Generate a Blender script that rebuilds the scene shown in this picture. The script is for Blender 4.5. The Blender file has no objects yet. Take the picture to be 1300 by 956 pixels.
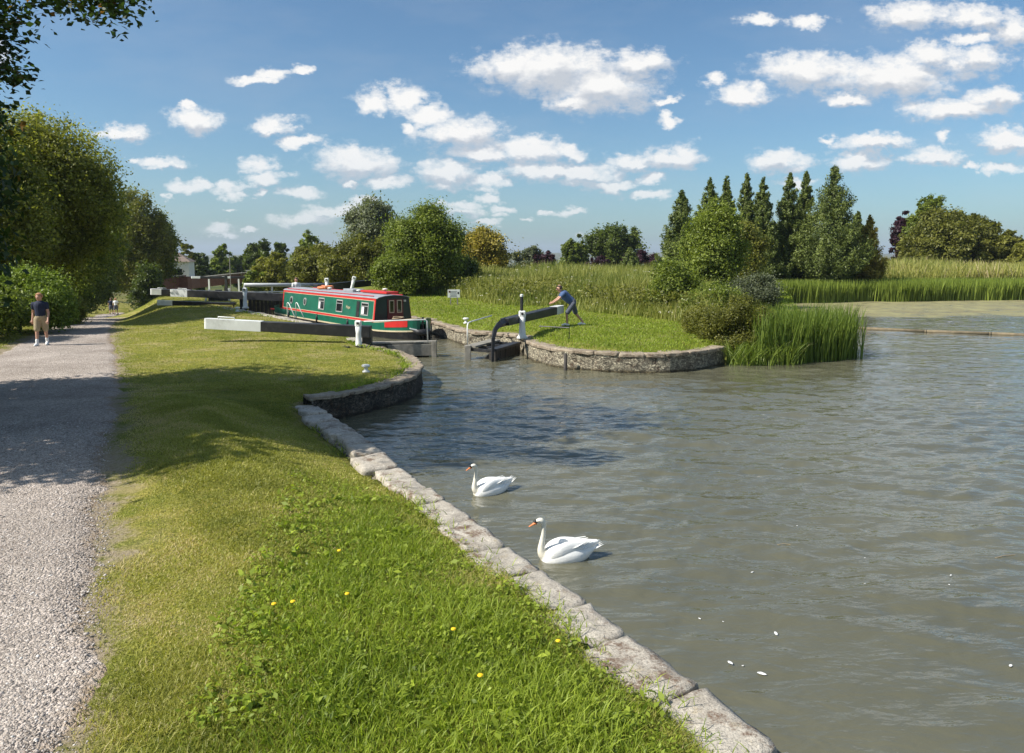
import bpy, bmesh, math, random
import numpy as np
from mathutils import Vector, Matrix, noise as mnoise
random.seed(7)
RNG = np.random.default_rng(11)
S = bpy.context.scene
C = S.collection
F = 950.0; CAMZ = 3.4; PITCH = math.atan(106.5/950)

# ------------------------------------------------------------------ photo helpers (pixel of the 1300 px photograph -> world)
def ray(px, py):
    u = (px-650)/F; v = (433.5-py)/F
    return u, math.cos(PITCH)+v*math.sin(PITCH), -math.sin(PITCH)+v*math.cos(PITCH)
def at_d(px, py, D):
    dx, dy, dz = ray(px, py); t = D/dy
    return dx*t, D, CAMZ+dz*t

# ------------------------------------------------------------------ object helpers
def new_obj(name, me, mat=None, parent=None):
    o = bpy.data.objects.new(name, me); C.objects.link(o)
    if mat is not None:
        if isinstance(mat, (list, tuple)):
            for m in mat: me.materials.append(m)
        else: me.materials.append(mat)
    if parent is not None: o.parent = parent
    return o
def tag(o, label=None, cat=None, group=None, kind=None):
    if label: o['label'] = label
    if cat: o['category'] = cat
    if group: o['group'] = group
    if kind: o['kind'] = kind
    return o
def thing(name, label, cat, loc=(0,0,0), rz=0, group=None):
    o = bpy.data.objects.new(name, None); C.objects.link(o); o.empty_display_size = .2
    o.location = loc; o.rotation_euler = (0,0,rz)
    return tag(o, label, cat, group)
def copy_tree(o, parent=None):
    c = o.copy(); C.objects.link(c)
    if parent is not None: c.parent = parent
    for ch in list(o.children): copy_tree(ch, c)
    return c
def np_mesh(name, V, F4=None, F3=None, col=None, smooth=False):
    me = bpy.data.meshes.new(name)
    V = np.asarray(V, dtype=np.float32).reshape(-1,3)
    loops = []; starts = []; tot = 0
    parts = []
    if F4 is not None and len(F4): parts.append((np.asarray(F4, dtype=np.int32).reshape(-1,4), 4))
    if F3 is not None and len(F3): parts.append((np.asarray(F3, dtype=np.int32).reshape(-1,3), 3))
    nf = sum(len(p) for p,_ in parts); nl = sum(p.size for p,_ in parts)
    me.vertices.add(len(V)); me.loops.add(nl); me.polygons.add(nf)
    me.vertices.foreach_set('co', V.ravel())
    li = np.concatenate([p.ravel() for p,_ in parts])
    me.loops.foreach_set('vertex_index', li)
    st = []; cur = 0
    for p,k in parts:
        st.append(cur+np.arange(len(p))*k); cur += p.size
    me.polygons.foreach_set('loop_start', np.concatenate(st).astype(np.int32))
    me.update(calc_edges=True)
    if col is not None:
        a = me.color_attributes.new('Col', 'FLOAT_COLOR', 'POINT')
        c = np.ones((len(V),4), dtype=np.float32); col = np.asarray(col, dtype=np.float32)
        if col.ndim == 1: c[:,0]=col; c[:,1]=col; c[:,2]=col
        else: c[:,:col.shape[1]] = col
        a.data.foreach_set('color', c.ravel())
    if smooth: me.polygons.foreach_set('use_smooth', np.ones(nf, dtype=bool))
    return me
class MB:
    """collects boxes, prisms, tubes into ONE mesh"""
    def __init__(s): s.v=[]; s.f=[]
    def add(s, V, Fs):
        b=len(s.v); s.v+= [tuple(v) for v in V]; s.f += [tuple(b+i for i in f) for f in Fs]; return s
    def box(s, c, d, rz=0, tilt=None):
        M = Matrix.Rotation(rz,3,'Z')
        if tilt is not None: M = M @ tilt
        V=[Vector(c)+M@Vector((sx*d[0]/2,sy*d[1]/2,sz*d[2]/2)) for sx in(-1,1) for sy in(-1,1) for sz in(-1,1)]
        return s.add(V,[(0,1,3,2),(4,6,7,5),(0,4,5,1),(2,3,7,6),(0,2,6,4),(1,5,7,3)])
    def bar(s, a, b, w, h, h2=None, w2=None):
        """box beam from a to b, width w, height h (end height h2)"""
        a=Vector(a); b=Vector(b); d=(b-a).normalized(); sd=d.cross(Vector((0,0,1)))
        if sd.length<1e-4: sd=Vector((1,0,0))
        sd.normalize(); up=sd.cross(d)
        h2 = h if h2 is None else h2; w2 = w if w2 is None else w2
        V=[]
        for p,ww,hh in((a,w,h),(b,w2,h2)):
            for x,y in((-1,-1),(1,-1),(1,1),(-1,1)): V.append(p+sd*x*ww/2+up*y*hh/2)
        return s.add(V,[(3,2,1,0),(4,5,6,7),(0,1,5,4),(1,2,6,5),(2,3,7,6),(3,0,4,7)])
    def tube(s, pts, r, n=8, caps=True):
        pts=[Vector(p) for p in pts]; rs = r if isinstance(r,(list,tuple)) else [r]*len(pts)
        V=[];Fs=[]; ref=None
        for i,p in enumerate(pts):
            t=(pts[min(i+1,len(pts)-1)]-pts[max(i-1,0)]).normalized()
            if ref is None:
                ref = Vector((0,0,1)) if abs(t.z)<.9 else Vector((1,0,0))
            u=t.cross(ref).normalized(); w=u.cross(t).normalized(); ref=w
            for k in range(n):
                a=2*math.pi*k/n; V.append(p+(u*math.cos(a)+w*math.sin(a))*rs[i])
        for i in range(len(pts)-1):
            for k in range(n): Fs.append((i*n+k,i*n+(k+1)%n,(i+1)*n+(k+1)%n,(i+1)*n+k))
        if caps: Fs.append(tuple(range(n))[::-1]); Fs.append(tuple((len(pts)-1)*n+k for k in range(n)))
        return s.add(V,Fs)
    def lathe(s, c, prof, n=16):
        c=Vector(c);V=[];Fs=[]
        for r,z in prof:
            for k in range(n):
                a=2*math.pi*k/n; V.append(c+Vector((r*math.cos(a),r*math.sin(a),z)))
        for i in range(len(prof)-1):
            for k in range(n): Fs.append((i*n+k,i*n+(k+1)%n,(i+1)*n+(k+1)%n,(i+1)*n+k))
        Fs.append(tuple(range(n))[::-1]); Fs.append(tuple((len(prof)-1)*n+k for k in range(n)))
        return s.add(V,Fs)
    def build(s, name, mat, parent=None, smooth=False, bevel=0):
        me=bpy.data.meshes.new(name); me.from_pydata([tuple(v) for v in s.v],[],s.f); me.update()
        bm=bmesh.new(); bm.from_mesh(me); bmesh.ops.recalc_face_normals(bm, faces=bm.faces)
        if bevel: bmesh.ops.bevel(bm, geom=[e for e in bm.edges], offset=bevel, segments=1, affect='EDGES', clamp_overlap=True)
        bm.to_mesh(me); bm.free()
        if smooth: me.polygons.foreach_set('use_smooth',[True]*len(me.polygons))
        return new_obj(name, me, mat, parent)
def text_mesh(name, s, size, mat, parent, loc, rot, depth=.004):
    cu=bpy.data.curves.new(name,'FONT'); cu.body=s; cu.size=size; cu.extrude=depth; cu.align_x='CENTER'; cu.align_y='CENTER'
    t=bpy.data.objects.new(name,cu); C.objects.link(t); bpy.context.view_layer.update()
    me=bpy.data.meshes.new_from_object(t.evaluated_get(bpy.context.evaluated_depsgraph_get()))
    bpy.data.objects.remove(t); o=new_obj(name, me, None, parent); me.materials.clear(); me.materials.append(mat)
    o.location=loc; o.rotation_euler=rot; return o

# ------------------------------------------------------------------ materials
def mat(name):
    m=bpy.data.materials.new(name); m.use_nodes=True; nt=m.node_tree; nt.nodes.clear()
    out=nt.nodes.new('ShaderNodeOutputMaterial'); b=nt.nodes.new('ShaderNodeBsdfPrincipled'); nt.links.new(b.outputs[0],out.inputs[0])
    return m,nt,b,out
def N(nt,t,**k):
    n=nt.nodes.new(t)
    for a,v in k.items():
        if a=='ins':
            for i,x in v.items(): n.inputs[i].default_value=x
        else: setattr(n,a,v)
    return n
def L(nt,a,b): nt.links.new(a,b)
def ramp(nt, fac, stops):
    r=nt.nodes.new('ShaderNodeValToRGB'); e=r.color_ramp.elements
    while len(e)<len(stops): e.new(.5)
    for i,(p,c) in enumerate(stops): e[i].position=p; e[i].color=(*c,1)
    if fac is not None: L(nt,fac,r.inputs[0])
    return r.outputs[0]
def noise(nt, scale, detail=4, rough=.55, vec=None, dist=0):
    n=N(nt,'ShaderNodeTexNoise',ins={'Scale':scale,'Detail':detail,'Roughness':rough,'Distortion':dist})
    if vec is not None: L(nt,vec,n.inputs['Vector'])
    return n.outputs['Fac']
def geo(nt): return nt.nodes.new('ShaderNodeNewGeometry').outputs['Position']
def objc(nt): return nt.nodes.new('ShaderNodeTexCoord').outputs['Object']
def mix(nt, a, b, fac, t='MIX'):
    m=nt.nodes.new('ShaderNodeMix'); m.data_type='RGBA'; m.blend_type=t
    for i,v in((6,a),(7,b),(0,fac)):
        if hasattr(v,'node'): L(nt,v,m.inputs[i])
        else: m.inputs[i].default_value = (*v,1) if isinstance(v,tuple) else v
    return m.outputs[2]
def math_(nt, op, a, b=None, c=None, clamp=False):
    m=nt.nodes.new('ShaderNodeMath'); m.operation=op; m.use_clamp=clamp
    for i,v in enumerate((a,b,c)):
        if v is None: continue
        if hasattr(v,'node'): L(nt,v,m.inputs[i])
        else: m.inputs[i].default_value=v
    return m.outputs[0]
def vmath(nt, op, a, b=None, out=0):
    m=nt.nodes.new('ShaderNodeVectorMath'); m.operation=op
    for i,v in enumerate((a,b)):
        if v is None: continue
        if hasattr(v,'node'): L(nt,v,m.inputs[i])
        else: m.inputs[i].default_value=v
    return m.outputs[out]
def bump(nt, b, h, strength=.4, dist=.02):
    n=N(nt,'ShaderNodeBump',ins={'Strength':strength,'Distance':dist}); L(nt,h,n.inputs['Height']); L(nt,n.outputs[0],b.inputs['Normal'])
def simple(name, col, rough=.6, metal=0, var=.25, scale=6, bmp=.15, grime=None):
    m,nt,b,_=mat(name); p=objc(nt)
    n=noise(nt,scale,6,.6,p)
    lo=tuple(c*(1-var) for c in col); hi=tuple(min(1,c*(1+var*.6)) for c in col)
    cc=ramp(nt,n,[(.3,lo),(.7,hi)])
    if grime:
        g=noise(nt,scale*.45,8,.7,p); gm=ramp(nt,g,[(.52,(0,0,0)),(.72,(1,1,1))]); cc=mix(nt,cc,grime,gm)
    L(nt,cc,b.inputs['Base Color'])
    b.inputs['Roughness'].default_value=rough; b.inputs['Metallic'].default_value=metal
    if bmp: bump(nt,b,noise(nt,scale*6,5,.7,p),bmp,.01)
    return m
def foliage(name, dark, light, trans=.3, rough=.5, odd=None):
    m,nt,b,out=mat(name)
    at=N(nt,'ShaderNodeAttribute',attribute_name='Col'); sep=N(nt,'ShaderNodeSeparateColor'); L(nt,at.outputs['Color'],sep.inputs[0])
    st=[(0,dark),(1,light)]
    if odd: st=[(0,dark),(.86,light),(1,odd)]
    c=ramp(nt,sep.outputs[0],st)
    L(nt,c,b.inputs['Base Color']); b.inputs['Roughness'].default_value=rough; b.inputs['Specular IOR Level'].default_value=.3
    tr=N(nt,'ShaderNodeBsdfTranslucent'); c2=mix(nt,c,(1.0,1.0,.25),.35,'MULTIPLY'); sc=mix(nt,c2,(1.6,1.7,1.2),1,'MULTIPLY'); L(nt,sc,tr.inputs[0])
    ms=N(nt,'ShaderNodeMixShader'); ms.inputs[0].default_value=trans
    L(nt,b.outputs[0],ms.inputs[1]); L(nt,tr.outputs[0],ms.inputs[2]); L(nt,ms.outputs[0],out.inputs[0])
    return m
M={}
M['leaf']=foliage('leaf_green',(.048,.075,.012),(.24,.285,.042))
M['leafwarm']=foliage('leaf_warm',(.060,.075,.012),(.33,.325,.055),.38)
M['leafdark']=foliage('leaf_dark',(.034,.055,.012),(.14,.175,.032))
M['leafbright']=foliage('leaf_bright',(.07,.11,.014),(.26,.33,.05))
M['leafyellow']=foliage('leaf_yellow',(.12,.11,.02),(.42,.33,.055))
M['leafgrey']=foliage('leaf_grey',(.08,.095,.05),(.26,.28,.165))
M['leafolive']=foliage('leaf_olive',(.07,.078,.014),(.25,.245,.042))
M['leafpurple']=foliage('leaf_purple',(.022,.010,.014),(.075,.03,.045))
M['conifer']=foliage('leaf_conifer',(.038,.062,.015),(.19,.225,.050),.22)
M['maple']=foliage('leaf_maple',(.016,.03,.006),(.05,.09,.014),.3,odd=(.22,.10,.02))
M['grassblade']=foliage('grass_blade',(.15,.165,.022),(.40,.385,.085),.3,odd=(.54,.44,.21))
M['lush']=foliage('grass_lush',(.10,.15,.012),(.36,.43,.05),.36)
M['meadow']=foliage('grass_meadow',(.11,.155,.025),(.38,.36,.10),.3,odd=(.54,.44,.26))
M['reed']=foliage('reed_leaf',(.055,.10,.012),(.22,.28,.045),.3,odd=(.42,.36,.16))
M['reedfar']=foliage('reed_far',(.10,.14,.018),(.27,.33,.055),.3,odd=(.42,.34,.16))
M['bark']=simple('bark',(.10,.075,.05),.9,var=.5,scale=9,bmp=.8)
M['white']=simple('white_paint',(.74,.74,.70),.55,var=.10,scale=3,grime=(.42,.41,.36))
M['beamwhite']=simple('white_beam_paint',(.72,.73,.70),.6,var=.12,scale=2.5,grime=(.5,.5,.46))
M['black']=simple('black_paint',(.018,.018,.02),.5,var=.4,scale=4,grime=(.06,.055,.05))
M['iron']=simple('black_iron',(.03,.03,.032),.5,.3,var=.5,scale=14)
M['greywood']=simple('weathered_wood',(.26,.24,.20),.85,var=.35,scale=5,bmp=.6,grime=(.13,.12,.09))
M['logwood']=simple('boom_timber',(.19,.15,.09),.85,var=.4,scale=5,bmp=.5)
M['darkwood']=simple('wet_dark_wood',(.05,.042,.033),.7,var=.5,scale=6,bmp=.6)
M['green']=simple('green_hull_paint',(.012,.125,.075),.32,var=.22,scale=2,bmp=.05,grime=(.03,.12,.085))
M['darkgreen']=simple('dark_green_paint',(.012,.035,.03),.3,var=.2,scale=2,bmp=.02)
M['red']=simple('red_paint',(.55,.030,.025),.35,var=.12,scale=2,bmp=.02)
M['maroon']=simple('maroon_door_paint',(.12,.016,.016),.35,var=.2,scale=3,bmp=.02)
M['cream']=simple('cream_line_paint',(.62,.52,.34),.45,var=.1,scale=3,bmp=.02)
M['hullblack']=simple('hull_blacking',(.012,.012,.013),.45,var=.4,scale=4,grime=(.05,.04,.03))
M['roofgrey']=simple('roof_grey_paint',(.30,.31,.33),.6,var=.15,scale=3)
M['orange']=simple('orange_plastic',(.62,.20,.07),.5,var=.15,scale=8)
M['silver']=simple('window_alloy',(.6,.6,.56),.4,.5,var=.1,scale=8,bmp=0)
M['steelgrey']=simple('galvanised_steel',(.45,.47,.48),.5,.2,var=.15,scale=5)
M['brick']=simple('red_brick_wall',(.22,.10,.07),.9,var=.3,scale=4,bmp=.4)
M['stonegrey']=simple('stone_grey',(.36,.33,.28),.9,var=.3,scale=6,bmp=.4)
M['slate']=simple('roof_tiles',(.20,.15,.12),.8,var=.3,scale=8)
M['render']=simple('white_render',(.72,.73,.74),.8,var=.06,scale=2)
M['skin']=simple('skin',(.50,.27,.18),.55,var=.08,scale=20,bmp=0)
M['navy']=simple('navy_cloth',(.012,.018,.045),.85,var=.3,scale=20)
M['blue']=simple('blue_cloth',(.06,.105,.22),.85,var=.2,scale=20)
M['khaki']=simple('khaki_cloth',(.36,.28,.17),.85,var=.2,scale=20)
M['greycloth']=simple('grey_cloth',(.09,.10,.13),.85,var=.2,scale=20)
M['whitecloth']=simple('white_cloth',(.78,.77,.74),.85,var=.08,scale=20)
M['gingerhair']=simple('ginger_hair',(.42,.20,.09),.7,var=.3,scale=40)
M['darkhair']=simple('dark_hair',(.06,.035,.02),.6,var=.3,scale=40)
M['swan']=simple('swan_feathers',(.84,.83,.78),.75,var=.05,scale=14,bmp=.35)
M['neck']=simple('swan_neck_feathers',(.78,.73,.60),.8,var=.10,scale=18,bmp=.15)
M['bill']=simple('swan_bill',(.68,.20,.05),.45,var=.15,scale=30,bmp=.05)
M['beak_black']=simple('swan_face_black',(.01,.01,.01),.5,var=.2,scale=20,bmp=0)
M['yellowflower']=simple('yellow_petals',(.85,.55,.01),.6,var=.1,scale=20,bmp=0)
M['umbel']=simple('cream_umbels',(.62,.58,.44),.8,var=.2,scale=6,bmp=0)
M['glass']=None
m,nt,b,out=mat('window_glass'); b.inputs['Base Color'].default_value=(.015,.017,.02,1); b.inputs['Roughness'].default_value=.06; b.inputs['Specular IOR Level'].default_value=.8; M['glass']=m

# stone (pale coping) and rough wall stone
def stone_mat(name, base, lo, lichen, moss=True, joints=False):
    m,nt,b,_=mat(name); p=geo(nt)
    n1=noise(nt,2.2,8,.65,p); n2=noise(nt,11,6,.7,p); n3=noise(nt,48,4,.7,p)
    c=ramp(nt,n1,[(.3,lo),(.62,base)]); c=mix(nt,c,tuple(min(1,x*1.35) for x in base),ramp(nt,n2,[(.5,(0,0,0)),(.68,(.8,.8,.8))]))
    c=mix(nt,c,lichen,ramp(nt,noise(nt,5,8,.75,p),[(.55,(0,0,0)),(.66,(.9,.9,.9))]))
    sp=ramp(nt,noise(nt,70,2,.6,p),[(.36,(.25,.25,.25)),(.5,(1,1,1))]); c=mix(nt,c,sp,.55,'MULTIPLY')
    if moss:
        mm=ramp(nt,noise(nt,3.4,9,.8,p),[(.53,(0,0,0)),(.62,(1,1,1))]); c=mix(nt,c,(.15,.095,.06),mm)
    h=math_(nt,'MULTIPLY_ADD',n3,.35,n2)
    if joints:
        sc=N(nt,'ShaderNodeMapping'); sc.inputs['Scale'].default_value=(2.6,2.6,4.4); L(nt,p,sc.inputs[0])
        w=N(nt,'ShaderNodeTexNoise',ins={'Scale':1.8,'Detail':4}); L(nt,sc.outputs[0],w.inputs['Vector'])
        v=vmath(nt,'ADD',sc.outputs[0],w.outputs['Color'])
        vo=N(nt,'ShaderNodeTexVoronoi',feature='DISTANCE_TO_EDGE'); L(nt,v,vo.inputs['Vector'])
        j=ramp(nt,vo.outputs['Distance'],[(.0,(.02,.02,.02)),(.13,(1,1,1))]); c=mix(nt,c,j,.92,'MULTIPLY')
        vc=N(nt,'ShaderNodeTexVoronoi'); L(nt,v,vc.inputs['Vector']); sv=N(nt,'ShaderNodeSeparateColor'); L(nt,vc.outputs['Color'],sv.inputs[0])
        c=mix(nt,c,ramp(nt,sv.outputs[0],[(0,(.35,.33,.30)),(1,(1.25,1.22,1.1))]),1,'MULTIPLY')
        h=math_(nt,'MULTIPLY_ADD',j,1.6,h)
    # damp tide line just above the water
    s=N(nt,'ShaderNodeSeparateXYZ'); L(nt,p,s.inputs[0])
    t=math_(nt,'ADD',s.outputs[2],math_(nt,'MULTIPLY',n1,.12)); tm=ramp(nt,t,[(.09,(.28,.25,.17)),(.16,(1,1,1))]); c=mix(nt,c,tm,1,'MULTIPLY')
    L(nt,c,b.inputs['Base Color']); b.inputs['Roughness'].default_value=.9; bump(nt,b,h,.7,.03)
    return m
M['coping']=stone_mat('pale_coping_stone',(.50,.45,.37),(.30,.26,.21),(.40,.33,.22))
M['copingearth']=stone_mat('earthy_wall_top',(.38,.31,.22),(.20,.155,.11),(.46,.40,.30))
M['wallstone']=stone_mat('weathered_wall_stone',(.56,.51,.40),(.24,.20,.15),(.60,.55,.44),True,True)
M['darkstone']=stone_mat('dark_wall_stone',(.16,.14,.115),(.04,.036,.03),(.28,.26,.23),True,True)

# ground
def ground_mat():
    m,nt,b,_=mat('mown_grass_ground'); p=geo(nt)
    n1=noise(nt,.35,5,.6,p); n2=noise(nt,2.3,6,.65,p); n3=noise(nt,26,4,.7,p); n4=noise(nt,.9,7,.7,p)
    fine=noise(nt,90,3,.7,p)
    c=ramp(nt,n1,[(.3,(.20,.215,.035)),(.55,(.28,.275,.065)),(.75,(.36,.32,.11))])
    c=mix(nt,c,ramp(nt,n3,[(.34,(.40,.45,.36)),(.66,(1.5,1.42,1.35))]),.9,'MULTIPLY')
    c=mix(nt,c,ramp(nt,fine,[(.36,(.35,.4,.32)),(.62,(1.45,1.4,1.35))]),.9,'MULTIPLY')
    c=mix(nt,c,ramp(nt,n2,[(.35,(.62,.75,.6)),(.6,(1.15,1.08,1.05))]),.8,'MULTIPLY')
    c=mix(nt,c,(.42,.33,.17),ramp(nt,n4,[(.50,(0,0,0)),(.68,(.75,.75,.75))]))
    at=N(nt,'ShaderNodeAttribute',attribute_name='Col'); sp=N(nt,'ShaderNodeSeparateColor'); L(nt,at.outputs['Color'],sp.inputs[0])
    # R bare/dry soil , G lush , B rough far
    rr=math_(nt,'ADD',sp.outputs[0],math_(nt,'MULTIPLY_ADD',n2,1.1,-.55)); rr=math_(nt,'ADD',rr,math_(nt,'MULTIPLY_ADD',n3,.5,-.25))
    c=mix(nt,c,ramp(nt,n3,[(.3,(.26,.20,.13)),(.7,(.42,.35,.25))]),ramp(nt,rr,[(.42,(0,0,0)),(.66,(1,1,1))]))
    c=mix(nt,c,ramp(nt,n3,[(.3,(.07,.10,.012)),(.7,(.16,.2,.022))]),sp.outputs[1])
    c=mix(nt,c,ramp(nt,noise(nt,.02,5,.6,p),[(.35,(.03,.05,.018)),(.5,(.09,.10,.03)),(.65,(.19,.16,.07))]),sp.outputs[2])
    L(nt,c,b.inputs['Base Color']); b.inputs['Roughness'].default_value=.95; b.inputs['Specular IOR Level'].default_value=.1
    bump(nt,b,math_(nt,'MULTIPLY_ADD',fine,.5,n3),.9,.04)
    return m
M['ground']=ground_mat()
def path_mat():
    m,nt,b,_=mat('gravel_path'); p=geo(nt)
    n1=noise(nt,.8,6,.6,p); vo=N(nt,'ShaderNodeTexVoronoi',ins={'Scale':42}); L(nt,p,vo.inputs['Vector'])
    vo2=N(nt,'ShaderNodeTexVoronoi',ins={'Scale':95}); L(nt,p,vo2.inputs['Vector'])
    sp=N(nt,'ShaderNodeSeparateColor'); L(nt,vo.outputs['Color'],sp.inputs[0]); sp2=N(nt,'ShaderNodeSeparateColor'); L(nt,vo2.outputs['Color'],sp2.inputs[0])
    c=ramp(nt,n1,[(.3,(.39,.335,.285)),(.7,(.52,.455,.39))])
    c=mix(nt,c,ramp(nt,sp.outputs[0],[(0,(.55,.53,.53)),(.5,(.95,.95,.95)),(1,(1.4,1.4,1.45))]),.75,'MULTIPLY')
    c=mix(nt,c,ramp(nt,sp2.outputs[0],[(0,(.5,.5,.5)),(1,(1.4,1.4,1.4))]),.6,'MULTIPLY')
    c=mix(nt,c,ramp(nt,noise(nt,.45,6,.65,p),[(.35,(.72,.70,.68)),(.6,(1.08,1.07,1.06))]),1,'MULTIPLY')
    at=N(nt,'ShaderNodeAttribute',attribute_name='Col'); s3=N(nt,'ShaderNodeSeparateColor'); L(nt,at.outputs['Color'],s3.inputs[0])
    e=math_(nt,'ADD',s3.outputs[0],math_(nt,'MULTIPLY_ADD',noise(nt,3,7,.7,p),1.2,-.6))
    c=mix(nt,c,(.33,.25,.17),ramp(nt,e,[(.45,(0,0,0)),(.7,(1,1,1))]))
    L(nt,c,b.inputs['Base Color']); b.inputs['Roughness'].default_value=.95; b.inputs['Specular IOR Level'].default_value=.15
    h=math_(nt,'ADD',math_(nt,'SUBTRACT',1,vo.outputs['Distance']),math_(nt,'MULTIPLY',math_(nt,'SUBTRACT',1,vo2.outputs['Distance']),.5)); bump(nt,b,h,.8,.025)
    return m
M['path']=path_mat()
M['pebble']=simple('pebble',(.42,.38,.35),.85,var=.5,scale=30)
# vary pebbles by attribute
def pebble_mat():
    m,nt,b,_=mat('loose_gravel'); at=N(nt,'ShaderNodeAttribute',attribute_name='Col'); sp=N(nt,'ShaderNodeSeparateColor'); L(nt,at.outputs['Color'],sp.inputs[0])
    c=ramp(nt,sp.outputs[0],[(0,(.15,.13,.11)),(.3,(.36,.31,.265)),(.85,(.52,.455,.40)),(1,(.72,.67,.61))]); L(nt,c,b.inputs['Base Color']); b.inputs['Roughness'].default_value=.85
    return m
M['pebble']=pebble_mat()
def water_mat():
    m,nt,b,out=mat('murky_canal_water'); p=geo(nt)
    mp=N(nt,'ShaderNodeMapping'); mp.inputs['Rotation'].default_value=(0,0,math.radians(-14)); mp.inputs['Scale'].default_value=(1.0,2.3,1); L(nt,p,mp.inputs[0])
    v=mp.outputs[0]
    a=noise(nt,1.15,3,.5,v,.35); c_=noise(nt,3.6,3,.55,v,.5); d=noise(nt,10,2,.5,v,.3)
    big=noise(nt,.12,3,.5,p)
    h=math_(nt,'MULTIPLY_ADD',c_,.24,a); h=math_(nt,'MULTIPLY_ADD',d,.035,h)
    amp=ramp(nt,big,[(.32,(.55,.55,.55)),(.62,(1,1,1))])
    bp=N(nt,'ShaderNodeBump',ins={'Distance':.06}); L(nt,amp,bp.inputs['Strength']); L(nt,h,bp.inputs['Height'])
    L(nt,bp.outputs[0],b.inputs['Normal'])
    col=ramp(nt,noise(nt,.25,5,.6,p),[(.35,(.102,.098,.062)),(.65,(.128,.122,.078))])
    # algae/duckweed mat in the far corner by the reeds
    s=N(nt,'ShaderNodeSeparateXYZ'); L(nt,p,s.inputs[0])
    q=math_(nt,'ADD',s.outputs[1],math_(nt,'MULTIPLY_ADD',noise(nt,.16,5,.6,p),14,-7)); al=ramp(nt,math_(nt,'MULTIPLY',math_(nt,'SUBTRACT',q,40),.16,clamp=True),[(.25,(0,0,0)),(.6,(1,1,1))])
    al=math_(nt,'MULTIPLY',al,ramp(nt,noise(nt,1.1,7,.7,p),[(.34,(.25,.25,.25)),(.5,(1,1,1))]))
    col=mix(nt,col,ramp(nt,noise(nt,.5,5,.6,p),[(.3,(.20,.17,.085)),(.7,(.30,.28,.12))]),al)
    L(nt,col,b.inputs['Base Color']); b.inputs['IOR'].default_value=1.55
    b.inputs['Roughness'].default_value=.03
    rg=math_(nt,'MULTIPLY_ADD',al,.7,.035); L(nt,rg,b.inputs['Roughness'])
    return m
M['water']=water_mat()
M['hill']=simple('far_hill_woods',(.055,.075,.04),.95,var=.5,scale=.012,bmp=0,grime=(.16,.16,.09))

# ------------------------------------------------------------------ terrain shape
CX=np.array([(-12,12),(-2,4.2),(5.10,.87),(5.36,.71),(5.76,.57),(6.04,.43),(6.85,-.05),(7.85,-.55),(9.03,-1.27),(9.95,-1.83),(11.03,-2.5),(12.81,-3.44),(15.2,-4.7)])   # (y, x) grass side of coping
LB=[(12,-14),(7.5,-8),(4.2,-1.2),(2.55,2.4),(1.30,5.0),(1.01,5.5),(.65,6.34),(.29,6.94),(-.14,7.74),(-.63,8.63),(-.9,9.18),(-1.31,9.95),(-1.75,10.81),(-2.32,12.0),(-3.25,13.76),(-4.1,15.15)]
CW=[(-4.1,15.15),(-3.67,15.57),(-3.2,16.2),(-2.73,17.0),(-2.42,18.0),(-2.34,19.0),(-2.45,20.2),(-2.75,21.4),(-3.3,22.7),(-4.1,23.8),(-4.85,24.7),(-5.0,25.6)]
CL=[(-5.0,25.6),(-5.6,27.6),(-6.7,30),(-9.9,34.9),(-17.2,44.6)]
LOCKEND=[(-17.2,44.6),(-12.6,48.2)]
CR=[(-12.6,48.2),(-3.8,34.0),(-1.7,28.6),(-.3,27.8),(.45,26.9),(.42,25.7),(.62,24.8),(1.1,23.5),(1.75,22.75),(2.6,22.25),(3.6,22.0),(4.7,22.05),(5.6,22.45),(6.3,23.2),(6.9,24.0)]
RS=[(6.9,24.0),(8,24.3),(10.3,24.6),(11.7,25.5),(12.6,28),(13.6,34),(15.8,41.5),(18.6,50),(20.5,56.5),(27.5,58.8),(42,62),(70,66),(130,72)]
WPOLY=np.array(LB+CW[1:]+CL[1:]+LOCKEND[1:]+CR[1:]+RS[1:]+[(130,-14)])
def inside(P, poly):
    x=P[:,0];y=P[:,1];r=np.zeros(len(P),bool);n=len(poly)
    for i in range(n):
        x1,y1=poly[i];x2,y2=poly[(i+1)%n]
        c=((y1>y)!=(y2>y)); 
        with np.errstate(divide='ignore',invalid='ignore'):
            xi=(x2-x1)*(y-y1)/(y2-y1+1e-12)+x1
        r^= c&(x<xi)
    return r
def dist_line(P, pts):
    d=np.full(len(P),1e9)
    pts=np.asarray(pts,float)
    for i in range(len(pts)-1):
        a=pts[i];b=pts[i+1];ab=b-a
        t=np.clip(((P-a)@ab)/(ab@ab),0,1); q=a+t[:,None]*ab
        d=np.minimum(d,np.hypot(*(P-q).T))
    return d
def sstep(a,b,x):
    t=np.clip((x-a)/(b-a),0,1); return t*t*(3-2*t)
PRY=np.array([-30,0,4.85,7.15,9.89,15.8,20.65,29.67,38,60,90,140]); PRX=np.array([6.9,-.85,-3.0,-4.12,-5.6,-8.5,-11.1,-16.1,-20.3,-31.4,-46.8,-66])
PLW=np.array([3.2,3.2,3.2,3.2,3.3,3.5,3.5,2.6,2.4,2.4,2.4,2.4])
def pr(y): return np.interp(y,PRY,PRX)
def pl(y): return pr(y)-np.interp(y,PRY,PLW)
def vnoise(x,y,s,seed=0):
    x=x/s+seed*17.3;y=y/s+seed*9.1
    return (np.sin(x*1.3+1.7*np.sin(y*.9))+np.sin(y*1.7+1.3*np.sin(x*1.1+2))+np.sin((x+y)*.8+1.1))/3
def pathz(y): return .5-np.clip(y-32,0,62)*.0665
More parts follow.
